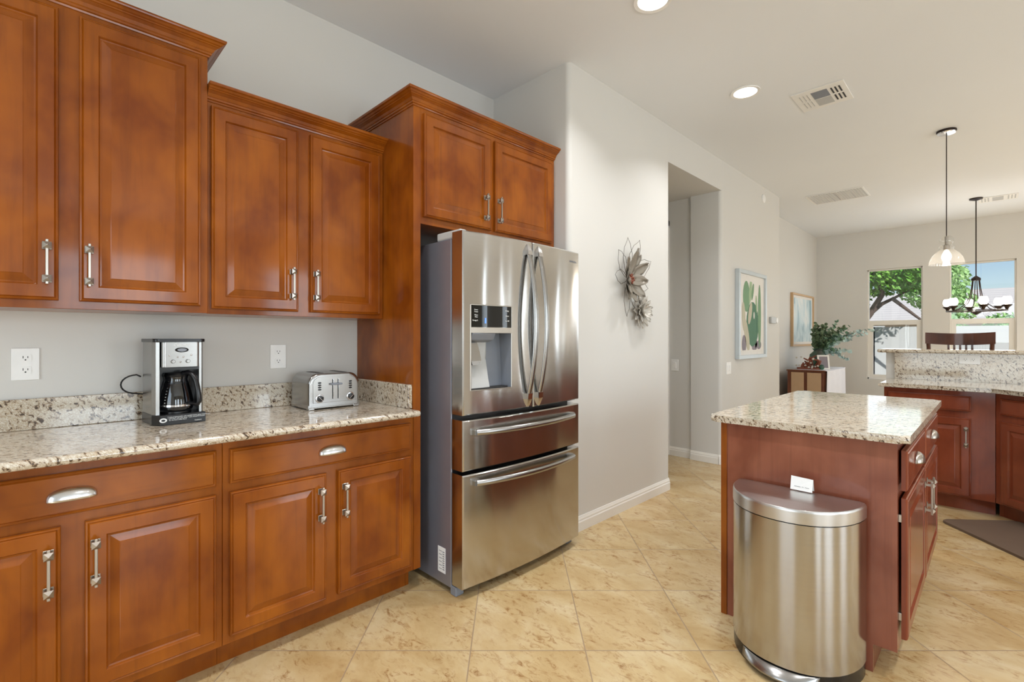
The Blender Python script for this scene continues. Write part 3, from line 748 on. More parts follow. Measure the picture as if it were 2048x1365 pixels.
# ------------------------------------------------------------------ trash can and card
t = thing('trash_can', 'half-round brushed steel step trash can in front of the island', 'trash can', (2.242, .575, 0))
def dshape(hw, dpt, rc=.03, n=22):
    P = [(-.004, hw - .02), (-.012, hw - .004)]
    for k in range(n + 1):
        a = math.radians(90 + 180 * k / n)
        P.append((-.02 + (dpt - .02) * math.cos(a), (hw) * (abs(math.sin(a)) ** .92) * (1 if math.sin(a) >= 0 else -1)))
    P += [(-.012, -hw + .004), (-.004, -hw + .02)]
    return P
HW, DPT = .232, .285
b = MB(); b.prism(dshape(HW, DPT), .055, .590, bev=.002); b.build('can_body', 'steel_can', t, smooth=True)
b = MB(); b.prism(dshape(HW - .003, DPT - .003), .0, .055); b.build('plastic_base', 'black', t, smooth=True)
b = MB(); b.prism(dshape(HW - .004, DPT - .004), .590, .594); b.build('rim', 'black', t, smooth=True)
b = MB()
rings = []
for s_, z in ((1.006, .594), (1.006, .634), (1.0, .641), (.985, .645), (.6, .650), (.2, .652)):
    rings.append([(-.11 + (p[0] + .11) * s_, p[1] * s_, z) for p in dshape(HW, DPT)])
b.ring_loft(rings); b.build('lid', 'lid_steel', t, smooth=True)
b = MB()
def ped(u, v):
    y = -.13 + .26 * u; a = v * 1.3
    xx = -math.sqrt(max(0, 1 - (y / (HW + .01)) ** 2)) * (DPT - .02) - .02
    return (xx - .034 * math.sin(a) * math.sin(PI * min(max(u, .02), .98)) ** .5, y, .050 - .022 * v - .012 * (1 - math.cos(a)))
b.grid(ped, 20, 6); b.build('pedal', 'steel_plain', t, smooth=True, solid=.005)
t = thing('folded_card', 'small white folded card standing on the trash can lid against the island', 'card', (2.190, .551, .6545), math.radians(-90 + 0))
b = MB(); b.face([(-.040, 0, 0), (.038, 0, -.0), (.038, .016, .048), (-.040, .014, .052)]); o = b.build('front_leaf', 'paper', t, solid=.0006)
text('lettering', '~~~ ~ ~~', .013, 'slot', o, (.0, .0022, .011), rot=(PI / 2 - .3, 0, 0))
b = MB(); b.face([(.038, .016, .048), (-.040, .014, .052), (-.040, .028, 0), (.038, .030, 0)]); b.build('rear_leaf', 'paper', t, solid=.0006)

# ------------------------------------------------------------------ peninsula
t = cabinet('base_cabinet', 'red cherry peninsula end cabinet with one drawer and one door, behind the island', (4.81, 0, 0), -PI / 2, -.628, .0, .56, .105, zt, toe=1,
            doors=[(-.600, -.125, .115, .686, -.151, .551)], drawers=[(-.600, -.125, .735, .846, None, None)], wood_='cherry_red')
# diagonal corner unit: local x runs from (4.81,0) to the viewer, front faces the camera side
dg = math.radians(-135)
t = thing('base_cabinet', 'angled corner cabinet of the peninsula at the right edge, beside the brown mat', 'cabinet', (4.81, -.002, 0), -3 * PI / 4)
MI = (Matrix.Translation((4.81, -.002, 0)) @ Matrix.Rotation(-3 * PI / 4, 4, 'Z')).inverted()
def wpoly(P, z0, z1, name, par):
    b = MB(); b.prism(P, z0, z1); b.bm.transform(MI); return b.build(name, 'cherry_red', par)
wpoly([(4.81, -.002), (4.16, -.652), (4.16, -1.49), (5.37, -1.49), (5.37, -.002)], .105, zt, 'cabinet_body', t)
wpoly([(4.885, -.02), (4.88, -.04), (4.21, -.71), (4.21, -1.49), (5.37, -1.49), (5.37, -.02)], 0, .105, 'toe_kick', t)
door_mb(.045, .445, .115, .686).build('door', 'cherry_red', t)
door_mb(.475, .875, .115, .686).build('door', 'cherry_red', t)
door_mb(.045, .875, .735, .846, raised=False).build('drawer', 'cherry_red', t)
for v in ():
    pass
t = thing('peninsula_countertop', 'lower granite counter of the peninsula, wrapping the angled corner', 'countertop', (5.0, 0, 0))
b = MB(); P = [(4.76, .66), (4.76, .02), (4.10, -.64), (4.10, -1.5), (5.398, -1.5), (5.398, .66)]
b.prism([(p[0] - 5.0, p[1]) for p in P], zt + .001, .914, bev=.0145, seg=4); b.build('counter_slab', 'granite', t, smooth=True)
b = MB(); b.box(.375, .3985, -1.5, .628, .9145, 1.139); b.build('backsplash', 'granite', t)
b = MB(); b.box(5.40, 5.52, -1.5, .69, 0, 1.14); struct(b.build('wall_peninsula', 'wall'))
b = MB(); b.prism(rrect(-.19, .19, -1.15, 1.13, .02, 4), 0, .03, bev=.013, seg=3)
o = b.build('bar_counter', 'granite', smooth=True); o.location = (5.50, -.385, 1.1405); tag(o, 'raised granite bar top along the peninsula', 'counter')
outlet((5.3745, .150, 1.093), -PI / 2, 'white horizontal outlet in the granite splash of the peninsula', kind='duplex_h', w=.124, h=.074)

# ------------------------------------------------------------------ floor mat
o = MB(); o.prism(rrect(-.42, .42, -.26, .26, .05, 6), 0, .016, bev=.006); o = o.build('floor_mat', 'mat', smooth=True)
P0 = Vector((4.463, .262, 0)); P1 = Vector((4.03, -.115, 0)); dr_ = (P1 - P0).normalized(); nr = Vector((-dr_.y, dr_.x, 0))
if nr.x < 0: nr = -nr
ang = math.atan2(dr_.y, dr_.x)
ctr = P0 + dr_ * .42 + nr * .24
o.location = (ctr.x, ctr.y, 0); o.rotation_euler = (0, 0, ang)
tag(o, 'brown cushioned floor mat in front of the angled corner cabinet', 'mat')

# ------------------------------------------------------------------ bar stool behind the bar
t = thing('bar_stool', 'dark wooden bar stool with curved top rail behind the bar', 'stool', (6.02, .235, 0), math.radians(90))
# local: -y faces the bar?  back rail along x
def railp(u): return (-.235 + .47 * u, .03 - .05 * math.sin(PI * u))
b = MB(); rings = []
for k in range(13):
    x, y = railp(k / 12); sg = -.010 * math.sin(PI * k / 12)
    rings.append([(x, y - .011, 1.215 + .012 * math.sin(PI * k / 12) * -1), (x, y + .011, 1.215 - .012 * math.sin(PI * k / 12)), (x, y + .011, 1.320 + sg), (x, y - .011, 1.320 + sg)])
b.ring_loft(rings); b.build('top_rail', 'espresso', t, smooth=True)
for s in (-1, 1):
    b = MB(); b.tube([(s * .215, .02, 1.23), (s * .205, .0, 1.0), (s * .19, -.02, .76), (s * .195, .0, .4), (s * .205, .04, 0)], .016, 8); b.build('back_leg', 'espresso', t, smooth=True)
    b = MB(); b.tube([(s * .18, -.38, .74), (s * .19, -.39, .4), (s * .2, -.41, 0)], .016, 8); b.build('front_leg', 'espresso', t, smooth=True)
for x in (-.085, -.045, -.005, .035, .075):
    b = MB(); b.box(x - .008, x + .008, -.03, -.015, .77, 1.222, .002); b.build('back_slat', 'espresso', t)
b = MB(); b.box(-.2, .2, -.03, -.01, .78, .82, .004); b.build('lower_rail', 'espresso', t)
b = MB(); b.prism(rrect(-.215, .215, -.41, .0, .05), .74, .785, bev=.012); b.build('seat', 'espresso', t, smooth=True)
for z in (.25, .4):
    b = MB(); b.tube([(-.2, -.4, z), (.2, -.4, z)], .011, 8); b.build('footrest', 'espresso', t)

# ------------------------------------------------------------------ pendant light
PX, PY = 5.56, .298
t = thing('pendant_light', 'clear glass pendant light hanging over the bar', 'pendant light', (PX, PY, 1.9))
b = MB(); b.lathe([(.002, 1.149), (.066, 1.149), (.068, 1.138), (.064, 1.130)], n=28); b.build('canopy', 'bronze', t, smooth=True)
b = MB(); b.lathe([(.064, 1.1295), (.060, 1.122), (.01, 1.119), (.001, 1.119)], n=28); b.build('canopy_plate', 'chrome', t, smooth=True)
b = MB(); b.tube([(0, 0, 1.12), (0, 0, .24)], .0035, 8); b.build('cord', 'bronze', t)
b = MB(); b.lathe([(.118, 0), (.116, .02), (.106, .055), (.085, .090), (.058, .115), (.046, .125), (.050, .138), (.052, .146), (.044, .158), (.030, .165), (.040, .175), (.047, .195), (.046, .215), (.034, .235), (.014, .248)], n=36, cap=False)
b.build('glass_shade', 'glass_shade', t, smooth=True)
b = MB(); b.lathe([(.001, .24), (.012, .238), (.012, .17), (.020, .165), (.021, .125), (.001, .125)], n=16); b.build('lamp_socket', 'nickel', t, smooth=True)
b = MB(); b.lathe([(.001, .125), (.014, .12), (.030, .085), (.034, .06), (.026, .035), (.001, .022)], n=20); b.build('bulb', 'bulb', t, smooth=True)
d_ = bpy.data.lights.new('pendant_bulb', 'POINT'); d_.energy = 6; d_.shadow_soft_size = .03; d_.color = (1, .86, .7)
o = bpy.data.objects.new('pendant_bulb', d_); C.objects.link(o); o.location = (PX, PY, 1.90)

# ------------------------------------------------------------------ chandelier
CXX, CYY = 8.53, .177
t = thing('chandelier', 'dark bronze ring chandelier with candle lights in front of the right window', 'chandelier', (CXX, CYY, 1.6))
b = MB(); b.lathe([(.002, 1.449), (.065, 1.449), (.065, 1.435), (.02, 1.42), (.001, 1.42)], n=24); b.build('canopy', 'bronze', t, smooth=True)
b = MB(); b.tube([(0, 0, 1.42), (0, 0, .44)], .006, 8); 
b.build('chain', 'bronze', t)
b = MB(); b.lathe([(.001, .465), (.015, .455), (.052, .425), (.052, .40), (.04, .398), (.001, .398)], n=6); b.build('crown_cap', 'bronze', t)
RR = .285
b = MB(); b.tube([(RR * math.cos(a), RR * math.sin(a), .015) for a in [2 * PI * k / 40 for k in range(40)]], .006, 6, closed=True); b.build('ring', 'bronze', t, smooth=True)
for k in range(6):
    a = PI / 3 * k + .25; ca_, sa_ = math.cos(a), math.sin(a)
    b = MB(); b.tube([(ca_ * q, sa_ * q, z) for q, z in ((.035, .40), (.045, .30), (.06, .2), (.10, .11), (.17, .045), (.25, .02), (RR, .015))], .0055, 6); b.build('curved_rod', 'bronze', t, smooth=True)
    b = MB(); b.lathe([(.008, .015), (.016, .03), (.020, .045), (.048, .070), (.050, .078), (.02, .080)], (ca_ * RR, sa_ * RR, 0), 14); o = b.build('candle_cup', 'bronze', t, smooth=True)
    b = MB(); b.lathe([(.012, .075), (.040, .098), (.048, .130), (.040, .162), (.032, .178)], (ca_ * RR, sa_ * RR, 0), 16, cap=False); b.build('candle_shade', 'globe', o, smooth=True)
    d_ = bpy.data.lights.new('candle_bulb', 'POINT'); d_.energy = 6; d_.shadow_soft_size = .022; d_.color = (1, .93, .84)
    o = bpy.data.objects.new('candle_bulb', d_); C.objects.link(o); o.location = (CXX + ca_ * RR, CYY + sa_ * RR, 1.6 + .135)
b = MB(); b.lathe([(.001, -.04), (.02, -.03), (.05, -.01), (.05, .0), (.02, .012), (.001, .012)], n=16); b.tube([(-RR, 0, .012), (RR, 0, .012)], .005, 6); b.tube([(0, -RR, .012), (0, RR, .012)], .005, 6); b.build('hub', 'bronze', t, smooth=True)

# ------------------------------------------------------------------ ceiling lights and vents
def can_light(x, y, label):
    t = thing('recessed_ceiling_light', label, 'ceiling light', (x, y, ZC), group='recessed ceiling lights')
    b = MB(); b.lathe([(.078, -.001), (.078, -.004), (.098, -.006), (.100, -.002), (.100, -.0005)], n=36); b.build('trim_ring', 'white', t, smooth=True)
    b = MB(); b.lathe([(.001, -.003), (.078, -.003), (.078, -.001), (.001, -.001)], n=36); b.build('lens', 'lamp', t)
    d = bpy.data.lights.new('can_and_fill_lamp', 'AREA'); d.shape = 'DISK'; d.size = .15; d.energy = 15; d.spread = math.radians(125); d.color = (.95, .97, 1.0)
    o = bpy.data.objects.new('can_and_fill_lamp', d); C.objects.link(o); o.location = (x, y, ZC - .012)
can_light(2.318, 1.275, 'round recessed ceiling light at the top edge, above the refrigerator')
can_light(3.662, 1.280, 'round recessed ceiling light beside the square ceiling vent')
def unseen_lamp(x, y):  # fixtureless lamps out of view; dining ones added to brighten the far end
    d = bpy.data.lights.new('can_and_fill_lamp', 'AREA'); d.shape = 'DISK'; d.size = .15; d.energy = 15 if x < 5 else 40; d.spread = math.radians(125); d.color = (.95, .97, 1.0)
    o = bpy.data.objects.new('can_and_fill_lamp', d); C.objects.link(o); o.location = (x, y, ZC - .012)
for p in ((.97, 1.28), (-.4, 1.28), (.97, -.6), (2.3, -.6), (3.7, -1.0), (5.9, -1.5), (7.6, -1.6), (9.0, -1.8), (6.6, -3.2), (8.6, -3.4)): unseen_lamp(*p)
t = thing('ceiling_vent', 'white three-way air register near the recessed light', 'vent', (3.965, .755, ZC))
b = MB(); b.box(-.015, .345, -.015, .31, -.006, -.0005, .002); b.build('frame', 'white', t)
b = MB(); b.box(.04, .165, .095, .195, -.0075, -.006); b.build('slot_field', 'grey_plastic', t)
b = MB(); b.box(.175, .30, .095, .195, -.0075, -.006); b.build('slot_field', 'light_grey', t)
for i in range(2):
    for k in range(3):
        x = .05 + i * .13; y = .018 + k * .024
        b = MB(); b.box(x, x + .10, y, y + .010, -.0078, -.006); b.build('louver_slot', 'slot', t)
        b = MB(); b.box(x, x + .10, .218 + k * .024, .218 + k * .024 + .005, -.0078, -.006); b.build('louver_slot', 'light_grey', t)
t = thing('ceiling_vent', 'large white return-air grille over the far end of the room', 'vent', (6.93, 1.12, ZC))
b = MB(); b.box(0, .46, 0, .56, -.004, -.0005); b.build('backing', 'light_grey', t)
b = MB(); b.box(-.02, .48, -.02, 0, -.008, -.0005, .001); b.box(-.02, .48, .56, .58, -.008, -.0005, .001); b.box(-.02, 0, 0, .56, -.008, -.0005, .001); b.box(.46, .48, 0, .56, -.008, -.0005, .001); b.box(0, .46, .27, .29, -.008, -.004)
for k in range(1, 16): b.box(.0 + k * .029, .006 + k * .029, 0, .56, -.008, -.004)
for k in range(1, 20): b.box(0, .46, k * .028, k * .028 + .004, -.008, -.004)
b.build('grille', 'white', t)
t = thing('ceiling_vent', 'small white air register beside the chandelier canopy', 'vent', (8.56, -.20, ZC))
b = MB(); b.box(0, .30, 0, .36, -.006, -.0005, .002); b.build('frame', 'white', t)
b = MB(); b.box(.04, .26, .13, .23, -.0075, -.006); b.build('slot_field', 'light_grey', t)
for k in range(3):
    b = MB(); b.box(.04, .26, .02 + k * .03, .032 + k * .03, -.0075, -.006); b.build('louver_slot', 'light_grey', t)
    b = MB(); b.box(.04, .26, .26 + k * .03, .272 + k * .03, -.0075, -.006); b.build('louver_slot', 'light_grey', t)
t = thing('wall_disc', 'small round white disc high on the wall above the cactus picture', 'sensor', (6.10, 1.935, 2.908))
b = MB(); b.lathe([(.001, .0), (.05, .0), (.05, .014), (.04, .02), (.001, .021)], n=20, axis='Y'); b.build('housing', 'white', t, smooth=True)  # plain raised white disc on the wall

# ------------------------------------------------------------------ pictures and thermostat
t = thing('framed_picture', 'tall grey framed cactus print on the wall by the hall opening', 'picture', (5.67, 1.935, 1.52))
def picture(t, w, h, fw, dpt, fmat):
    b = MB()
    for x0, x1, z0, z1 in ((-w / 2, w / 2, h / 2 - fw, h / 2), (-w / 2, w / 2, -h / 2, -h / 2 + fw), (-w / 2, -w / 2 + fw, -h / 2 + fw, h / 2 - fw), (w / 2 - fw, w / 2, -h / 2 + fw, h / 2 - fw)):
        b.box(x0, x1, -dpt, -.001, z0, z1, .002, 1)
    b.build('frame', fmat, t)
    b = MB(); b.box(-w / 2 + fw, w / 2 - fw, -dpt * .5, -.002, -h / 2 + fw, h / 2 - fw); b.build('mount', 'mount', t)
picture(t, .86, .955, .04, .045, 'frame_grey')
pr = MB(); L = -.0215
def shp(poly, mat, lay): pr.prism(poly, L - lay * .0004 - .0004, L - lay * .0004, mat=mat, plane='XZ')
shp([(-.30, -.385), (.30, -.385), (.30, .37), (-.30, .37)], 'p_dark', 0)
def ell(cx, cz, rx, rz, rot=0, n=18):
    c, s = math.cos(rot), math.sin(rot)
    P = [(rx * math.cos(2 * PI * k / n), rz * math.sin(2 * PI * k / n)) for k in range(n)]
    return [(max(-.30, min(.30, cx + p[0] * c - p[1] * s)), max(-.385, min(.37, cz + p[0] * s + p[1] * c))) for p in P]
for a in [(.02, -.10, .19, .25, 0, 'p_teal'), (-.17, .20, .10, .17, 0, 'p_green'), (-.05, .27, .04, .15, -.2, 'p_lgreen'), (.02, .26, .03, .10, -.3, 'p_green'), (.24, .0, .05, .36, 0, 'p_green'),
          (.14, .13, .025, .10, .1, 'p_lgreen'), (.17, -.10, .02, .15, 0, 'p_teal'), (-.25, -.02, .05, .16, .1, 'p_cream'), (-.06, .02, .05, .13, -.35, 'p_cream'), (-.16, -.22, .06, .19, .35, 'p_cream'), (-.24, -.32, .06, .10, 0, 'p_mauve'),
          (.06, .0, .02, .04, 0, 'p_white'), (.08, -.06, .02, .04, 0, 'p_white'), (.07, -.13, .03, .06, .2, 'p_white'), (.08, -.32, .09, .09, 0, 'p_mauve'), (.12, -.25, .03, .12, 0, 'p_dark'), (.22, -.33, .08, .05, 0, 'p_mauve')]:
    shp(ell(*a[:5]), a[5], 1 + len(pr.mats) % 7 + 1)
pr.build('cactus_print', None, t)
t = thing('framed_picture', 'oak framed pale blue abstract print on the far wall above the sideboard', 'picture', (8.95, 2.25, 1.555))
picture(t, 1.22, .84, .03, .04, 'frame_oak')
tb = NT('watercolour_print'); n_ = tb.noise(tb.coord(scale=(1, 1, .5)), 3.5, 5, .6, .8)
tb.col(tb.ramp(n_, [(.38, s2l((232, 234, 232))), (.52, s2l((206, 222, 226))), (.64, s2l((150, 178, 188)))])); tb.set(Roughness=.6); M['watercolour'] = tb.m
b = MB(); b.box(-.52, .52, -.023, -.0205, -.35, .35); b.build('abstract_print', 'watercolour', t)
t = thing('thermostat', 'small wall thermostat between the two framed pictures', 'thermostat', (6.43, 1.935, 1.483))
b = MB(); b.box(-.11, .07, -.028, -.001, -.04, .04, .006); b.build('housing', 'light_grey', t)
b = MB(); b.lathe([(.001, .03), (.032, .03), (.034, .026), (.034, .001)], (.10, 0, 0), 20, 'Y'); b.build('dial', 'white', t, smooth=True)

# ------------------------------------------------------------------ metal flowers on the wall
def petal(b, c, ang, L, Wd, tilt, mat, curl=.25, n=8):
    ca_, sa_ = math.cos(ang), math.sin(ang)
    def fn(u, v):
        s = u; wv = Wd * math.sin(PI * min(1, s * .93 + .05)) ** .8 * (v - .5)
        r_ = L * s * math.cos(tilt); out = L * s * math.sin(tilt) + curl * L * s * s * .4
        out += abs(v - .5) * Wd * .35
        out += .003 * math.sin(17 * s + 9 * v + ang * 5)
        return (c[0] + r_ * ca_ - wv * sa_, c[1] - out, c[2] + r_ * sa_ + wv * ca_)
    b.grid(fn, n, 4, mat=mat)
t = thing('metal_flower', 'large grey metal magnolia wall sculpture with wire outlines', 'wall decor', (3.10, 1.935, 1.70))
specs = [(85, .26, .085, .25), (62, .24, .08, .15), (35, .26, .085, .2), (-2, .20, .085, .3), (-42, .22, .095, .2), (-75, .20, .09, .15), (-110, .19, .08, .2), (150, .15, .08, .5), (195, .15, .08, .6), (120, .20, .075, .25), (240, .17, .08, .4)]
for a, L_, w_, ti in specs:
    b = MB(); petal(b, (0, -.02, 0), math.radians(a), L_ * .88, w_, ti, 'petal'); b.build('petal', 'petal', t, smooth=True, solid=.0015)
b = MB()
for k in range(14):
    a = k * 2.4; rr = .004 * math.sqrt(k) ; b.lathe([(.001, 0), (.009, .004), (.009, .014), (.001, .018)], (rr * 2.4 * math.cos(a), -.048, rr * 2.4 * math.sin(a)), 8, 'Y')
b.build('seed_head', 'driftwood', t, smooth=True)
for a, L_, w_ in ((96, .30, .12), (66, .33, .13), (28, .34, .13), (128, .25, .11), (-12, .26, .10), (-60, .30, .10), (175, .2, .1), (-100, .28, .08)):
    a = math.radians(a); P = []
    for k in range(23):
        u = k / 22 * 2 - 1; s = 1 - abs(u); s2 = s ** .8
        wv = (1 if u > 0 else -1) * w_ * .5 * math.sin(PI * s ** .9) + .004 * math.sin(k * 1.9)
        P.append((L_ * s2 * math.cos(a) - wv * math.sin(a), -.03 - .02 * s, L_ * s2 * math.sin(a) + wv * math.cos(a)))
    b = MB(); b.tube(P, .0016, 5); b.build('wire_outline', 'wire', t, smooth=True)
t = thing('metal_flower', 'small whitewashed metal dahlia wall sculpture below the large magnolia', 'wall decor', (3.30, 1.935, 1.475))
for ringn, (cnt, L_, ti) in enumerate(((12, .135, .12), (10, .11, .35), (7, .075, .7))):
    for k in range(cnt):
        b = MB(); petal(b, (0, -.012 - ringn * .006, 0), 2 * PI * k / cnt + ringn * .3, L_, .052, ti, 'petal_light', .1, 5); b.build('petal', 'petal_light', t, smooth=True, solid=.0015)
b = MB(); b.lathe([(.001, .04), (.01, .038), (.012, .03), (.008, .01)], n=10, axis='Y'); b.build('flower_centre', 'petal_light', t, smooth=True)

# ------------------------------------------------------------------ sideboard and what stands on it
SX, SY = 7.72, 1.66
SH = .815
t = thing('sideboard', 'brown wooden sideboard with pale end panels against the far left wall', 'sideboard', (SX, SY, 0))
b = MB(); b.box(0, 1.25, 0, .46, .08, SH - .02, .004); b.box(.03, 1.22, .03, .45, 0, .08); b.build('body', 'walnut', t)
b = MB(); b.box(-.01, 1.26, -.01, .47, SH - .02, SH, .004); b.build('top_board', 'walnut', t)
for y0, y1 in ((.04, .21), (.25, .41)):
    b = MB(); b.box(-.006, .0, y0, y1, .46, SH - .035, .001); b.build('side_panel', 'amber', t)
for x0 in (.03, .635):
    b = MB(); b.box(x0, x0 + .585, -.012, 0, .11, SH - .03, .002); o = b.build('door', 'walnut', t)
t = thing('table_runner', 'white cloth draped over the top and front of the sideboard', 'cloth', (SX, SY, SH))
b = MB()
def cl(u, v):
    x = .02 + 1.10 * u; L_ = .36 + .62; s = v * L_
    y, z = (.36 - s, .003) if s < .36 + .02 else (-.022 - .012 * math.sin(u * 22) * min(1, (s - .38) * 3) - .006, .003 - (s - .38))
    if s >= .38: x += .06 * (s - .38) * (u - .5) + .05 * math.sin((s - .38) * 4) * (u - .6)
    return (x, y, z)
b.grid(cl, 40, 30); b.build('cloth', 'cloth', t, smooth=True, solid=.003)
t = thing('vase', 'green glass vase holding eucalyptus branches on the sideboard', 'vase', (SX + .55, SY + .20, SH + .0065))
b = MB(); b.lathe([(.07, 0), (.105, .03), (.118, .11), (.105, .20), (.06, .245), (.055, .265), (.078, .285)], n=28, cap=False); b.lathe([(.001, .003), (.07, .003), (.07, .0), (.001, 0)], n=28)
b.build('vase_body', 'glass_green', t, smooth=True, solid=.004)
random.seed(3)
t2 = thing('eucalyptus_branches', 'spray of grey-green eucalyptus branches standing in the green vase', 'branches', (SX + .55, SY + .20, SH + .02))
stems = [(-.16, .44, 0), (-.11, .50, 0), (-.05, .54, 0), (.00, .50, 0), (.06, .50, 0), (-.13, .36, 0), (.02, .42, 0), (.11, .38, 0), (.20, .55, 1), (.33, .48, 0), (.40, .46, 1), (.30, .36, 1), (.50, .36, 1), (.66, .42, 2), (.80, .40, 2), (.46, .26, 2), (.26, .24, 1), (.34, .06, 2), (.22, .10, 1), (.36, -.10, 2), (-.02, .30, 0), (.16, .26, 1)]
LX, LY = math.sin(TH), -math.cos(TH)
for si, (lat, up, kind) in enumerate(stems):
    dep = random.uniform(-.08, .05); P = []
    for k in range(9):
        u = k / 8; q = (lat + .06) * u ** 1.25; e = dep * u
        P.append(Vector((q * LX + e * .7, q * LY + e * .7, .16 + .10 * u * (1 - u) * 4 * .6 + (.04 + up * .86) * (u if up > .15 else u * u * (1 if up < 0 else .8)))))
    b = MB(); b.tube(P, [.0035 - .0003 * k for k in range(9)], 5); st_ = b.build('branch', 'stem', t2)
    b = MB(); mat_ = ('leaf_dark', 'leaf', 'leaf_blue')[kind]
    for k in range(17):
        u = .22 + .78 * k / 16; i = min(7, int(u * 8)); p = P[i].lerp(P[i + 1], u * 8 - i)
        for s in (-1, 1):
            rr = (.036 - .018 * (u - .22)) * random.uniform(.8, 1.15); a = random.uniform(0, 2 * PI)
            n_ = Vector((random.uniform(-1, 1), random.uniform(-1, 1), random.uniform(.0, 1))).normalized()
            e1 = n_.orthogonal().normalized(); e2 = n_.cross(e1); c_ = p + (e1 * math.cos(a) + e2 * math.sin(a)) * rr
            b.face([c_ + (e1 * math.cos(q) + e2 * math.sin(q) * .8) * rr for q in [2 * PI * m / 8 for m in range(8)]], mat_)
    b.build('leaves', mat_, st_, recalc=False)
t = thing('driftwood_sculpture', 'red-brown carved wood and shell sculpture at the left of the sideboard top', 'sculpture', (SX + .14, SY + .24, SH))
b = MB(); b.prism(rrect(-.06, .06, -.16, .13, .04), .0, .03, bev=.008)
random.seed(11)
for k in range(13):
    a = random.uniform(-.13, .11); z = random.uniform(.03, .13)
    b.tube([(random.uniform(-.03, .03), a, .02), (random.uniform(-.03, .03), a + random.uniform(-.06, .06), z + .03), (random.uniform(-.03, .03), a + random.uniform(-.08, .08), z + .07)], [.014, .018, .008], 7)
b.build('carved_wood', 'driftwood', t, smooth=True)
for k in range(14):
    y, z = random.uniform(-.16, .14), random.uniform(.02, .19)
    b = MB(); b.lathe([(.001, -.014), (.013, -.006), (.015, .004), (.001, .014)], (-.055 + random.uniform(-.02, .02), y, z), 9); b.build('shell', 'petal_light', t, smooth=True)
t = thing('photo_frame', 'small white photo frame standing on the sideboard', 'photo frame', (SX + .20, SY + .05, SH + .006), math.radians(-58))
b = MB(); th_ = .22
def fr_(x0, x1, z0, z1, y0=-.006, y1=.006):
    b.box(x0, x1, y0, y1, z0, z1, .002, 1)
fr_(-.075, .075, 0, .022); fr_(-.075, .075, .185, .207); fr_(-.075, -.053, .022, .185); fr_(.053, .075, .022, .185)
bmesh.ops.rotate(b.bm, verts=b.bm.verts, cent=(0, 0, 0), matrix=Matrix.Rotation(-.2, 3, 'X')); b.build('frame', 'white', t)
b = MB(); b.box(-.054, .054, -.002, .003, .02, .187); bmesh.ops.rotate(b.bm, verts=b.bm.verts, cent=(0, 0, 0), matrix=Matrix.Rotation(-.2, 3, 'X')); b.build('photo', 'p_mauve', t)
b = MB(); b.face([(-.01, .03, .15), (.01, .03, .15), (.01, .10, 0.002), (-.01, .10, 0.002)]); b.build('easel_leg', 'white', t, solid=.003)
t = thing('glass_ornament', 'small pale glass ball between the sculpture and the photo frame', 'ornament', (SX + .13, SY + .065, SH + .042))
b = MB(); b.lathe([(.001, -.037), (.022, -.031), (.036, -.01), (.036, .01), (.022, .031), (.001, .037)], n=20); b.build('ball', 'glass_green', t, smooth=True)

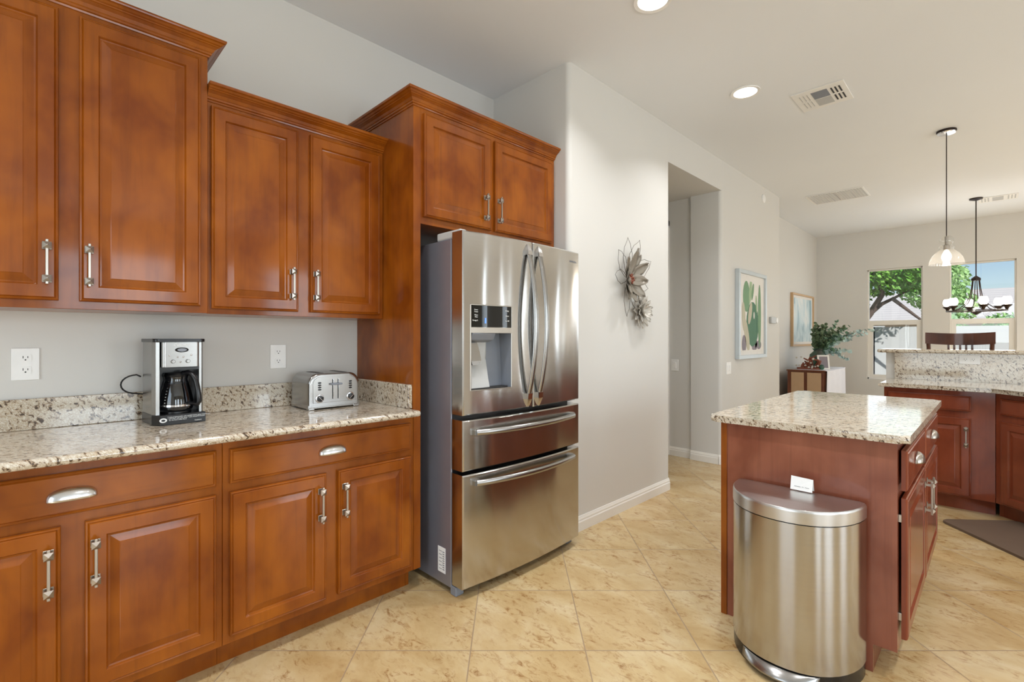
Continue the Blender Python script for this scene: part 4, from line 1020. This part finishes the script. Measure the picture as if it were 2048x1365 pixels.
# ------------------------------------------------------------------ outside
GZ = -.15
b = MB(); b.box(XF + .16, 40, -25, 30, GZ - .2, GZ); o = struct(b.build('ground', 'ground'))
b = MB(); b.box(14.0, 14.25, -6, 2.05, GZ, 1.52); b.box(14.0, 17, 2.0, 2.2, GZ, 1.52); b.box(16.8, 17, 2.2, 9, GZ, 1.6); o = b.build('garden_wall', 'stucco')
tag(o, 'pale stucco garden wall seen through the lower window panes', 'wall')
t = thing('neighbouring_house', 'neighbouring house with pale tiled roof beyond the garden wall', 'house', (21, 3, GZ))
b = MB(); b.box(0, 7, -6, 6, 0, 1.95); b.build('walls', 'stucco_tan', t)
b = MB(); b.ring_loft([[(-.6, y, 1.9), (3.5, y, 3.2), (7.6, y, 1.9)] for y in (-6.5, 6.5)]); b.build('roof', 'roof', t)
def tree(name, label, base_, limbs, blobs, n, size, mat, seed, group=None):
    t = thing(name, label, 'tree', base_); random.seed(seed)
    b = MB()
    for P, r0, r1 in limbs:
        m_ = len(P); b.tube(P, [r0 + (r1 - r0) * k / (m_ - 1) for k in range(m_)], 8)
    b.build('trunk', 'bark', t, smooth=True)
    b = MB()
    for (cx_, cy_, cz_, rx, ry, rz_), cnt in zip(blobs, n):
        for k in range(cnt):
            v = Vector((random.gauss(0, 1), random.gauss(0, 1), random.gauss(0, 1))).normalized() * random.random() ** .4
            c_ = Vector((cx_ + v.x * rx, cy_ + v.y * ry, cz_ + v.z * rz_))
            nn = Vector((random.uniform(-1, 1), random.uniform(-1, 1), random.uniform(-.3, 1))).normalized()
            e1 = nn.orthogonal().normalized(); e2 = nn.cross(e1); s = size * random.uniform(.6, 1.3)
            b.face([c_ + e1 * s, c_ + e2 * s * .45, c_ - e1 * s, c_ - e2 * s * .45], mat)
    b.build('foliage', mat, t, recalc=False)
    return t
# limbs in local metres: y to the left of the picture is +y
tree('garden_tree', 'leafy green tree outside the left window', (13.0, 2.35, GZ),
     [([(0, 0, 0), (.05, -.1, .9), (0, -.18, 1.6), (-.05, -.42, 1.95), (0, -.62, 2.35), (0, -.55, 2.9)], .10, .04),
      ([(-.05, -.42, 1.95), (-.02, -.62, 2.15), (0, -.85, 2.28), (0, -1.15, 2.48)], .05, .015),
      ([(0, -.78, 2.27), (0, -1.0, 2.05), (0, -1.2, 1.85), (0, -1.45, 1.62)], .04, .018),
      ([(0, -.1, 1.4), (0, .3, 2.2), (.1, .6, 3.0)], .07, .03)],
     [(0, -.55, 2.9, .9, .95, .6), (.1, .1, 2.75, .8, .7, .8), (0, -1.15, 2.85, .7, .6, .5), (.2, -.7, 4.0, 1.3, 1.6, .9), (0, .15, 2.0, .4, .3, .35)], (3600, 2800, 1300, 3800, 300), .06, 'foliage', 5)
tree('garden_tree', 'pale sunlit tree outside the right window', (17.5, 1.15, GZ),
     [([(0, 0, 0), (0, .05, 1.2), (0, 0, 2.4), (.1, -.1, 3.2)], .12, .05)],
     [(0, .1, 3.0, .9, .8, .8), (0, -.25, 2.3, .7, .6, .6)], (2600, 1200), .075, 'foliage_pale', 6)
for i, (x, y, r_, lab) in enumerate([(15.6, -.15, .42, 'rounded pale shrub outside the right window, left of the chandelier hub'), (15.8, -1.25, .5, 'rounded pale shrub outside the right window, at its right side'), (15.3, .85, .42, 'rounded pale shrub outside the right window, at its left side')]):
    t = tree('garden_shrub', lab, (x, y, GZ), [([(0, 0, 0), (0, 0, .8), (0, 0, 1.6)], .05, .02)], [(0, 0, 1.55, r_, r_, .45)], (650,), .07, 'foliage_pale', 20 + i); t['category'] = 'shrub'
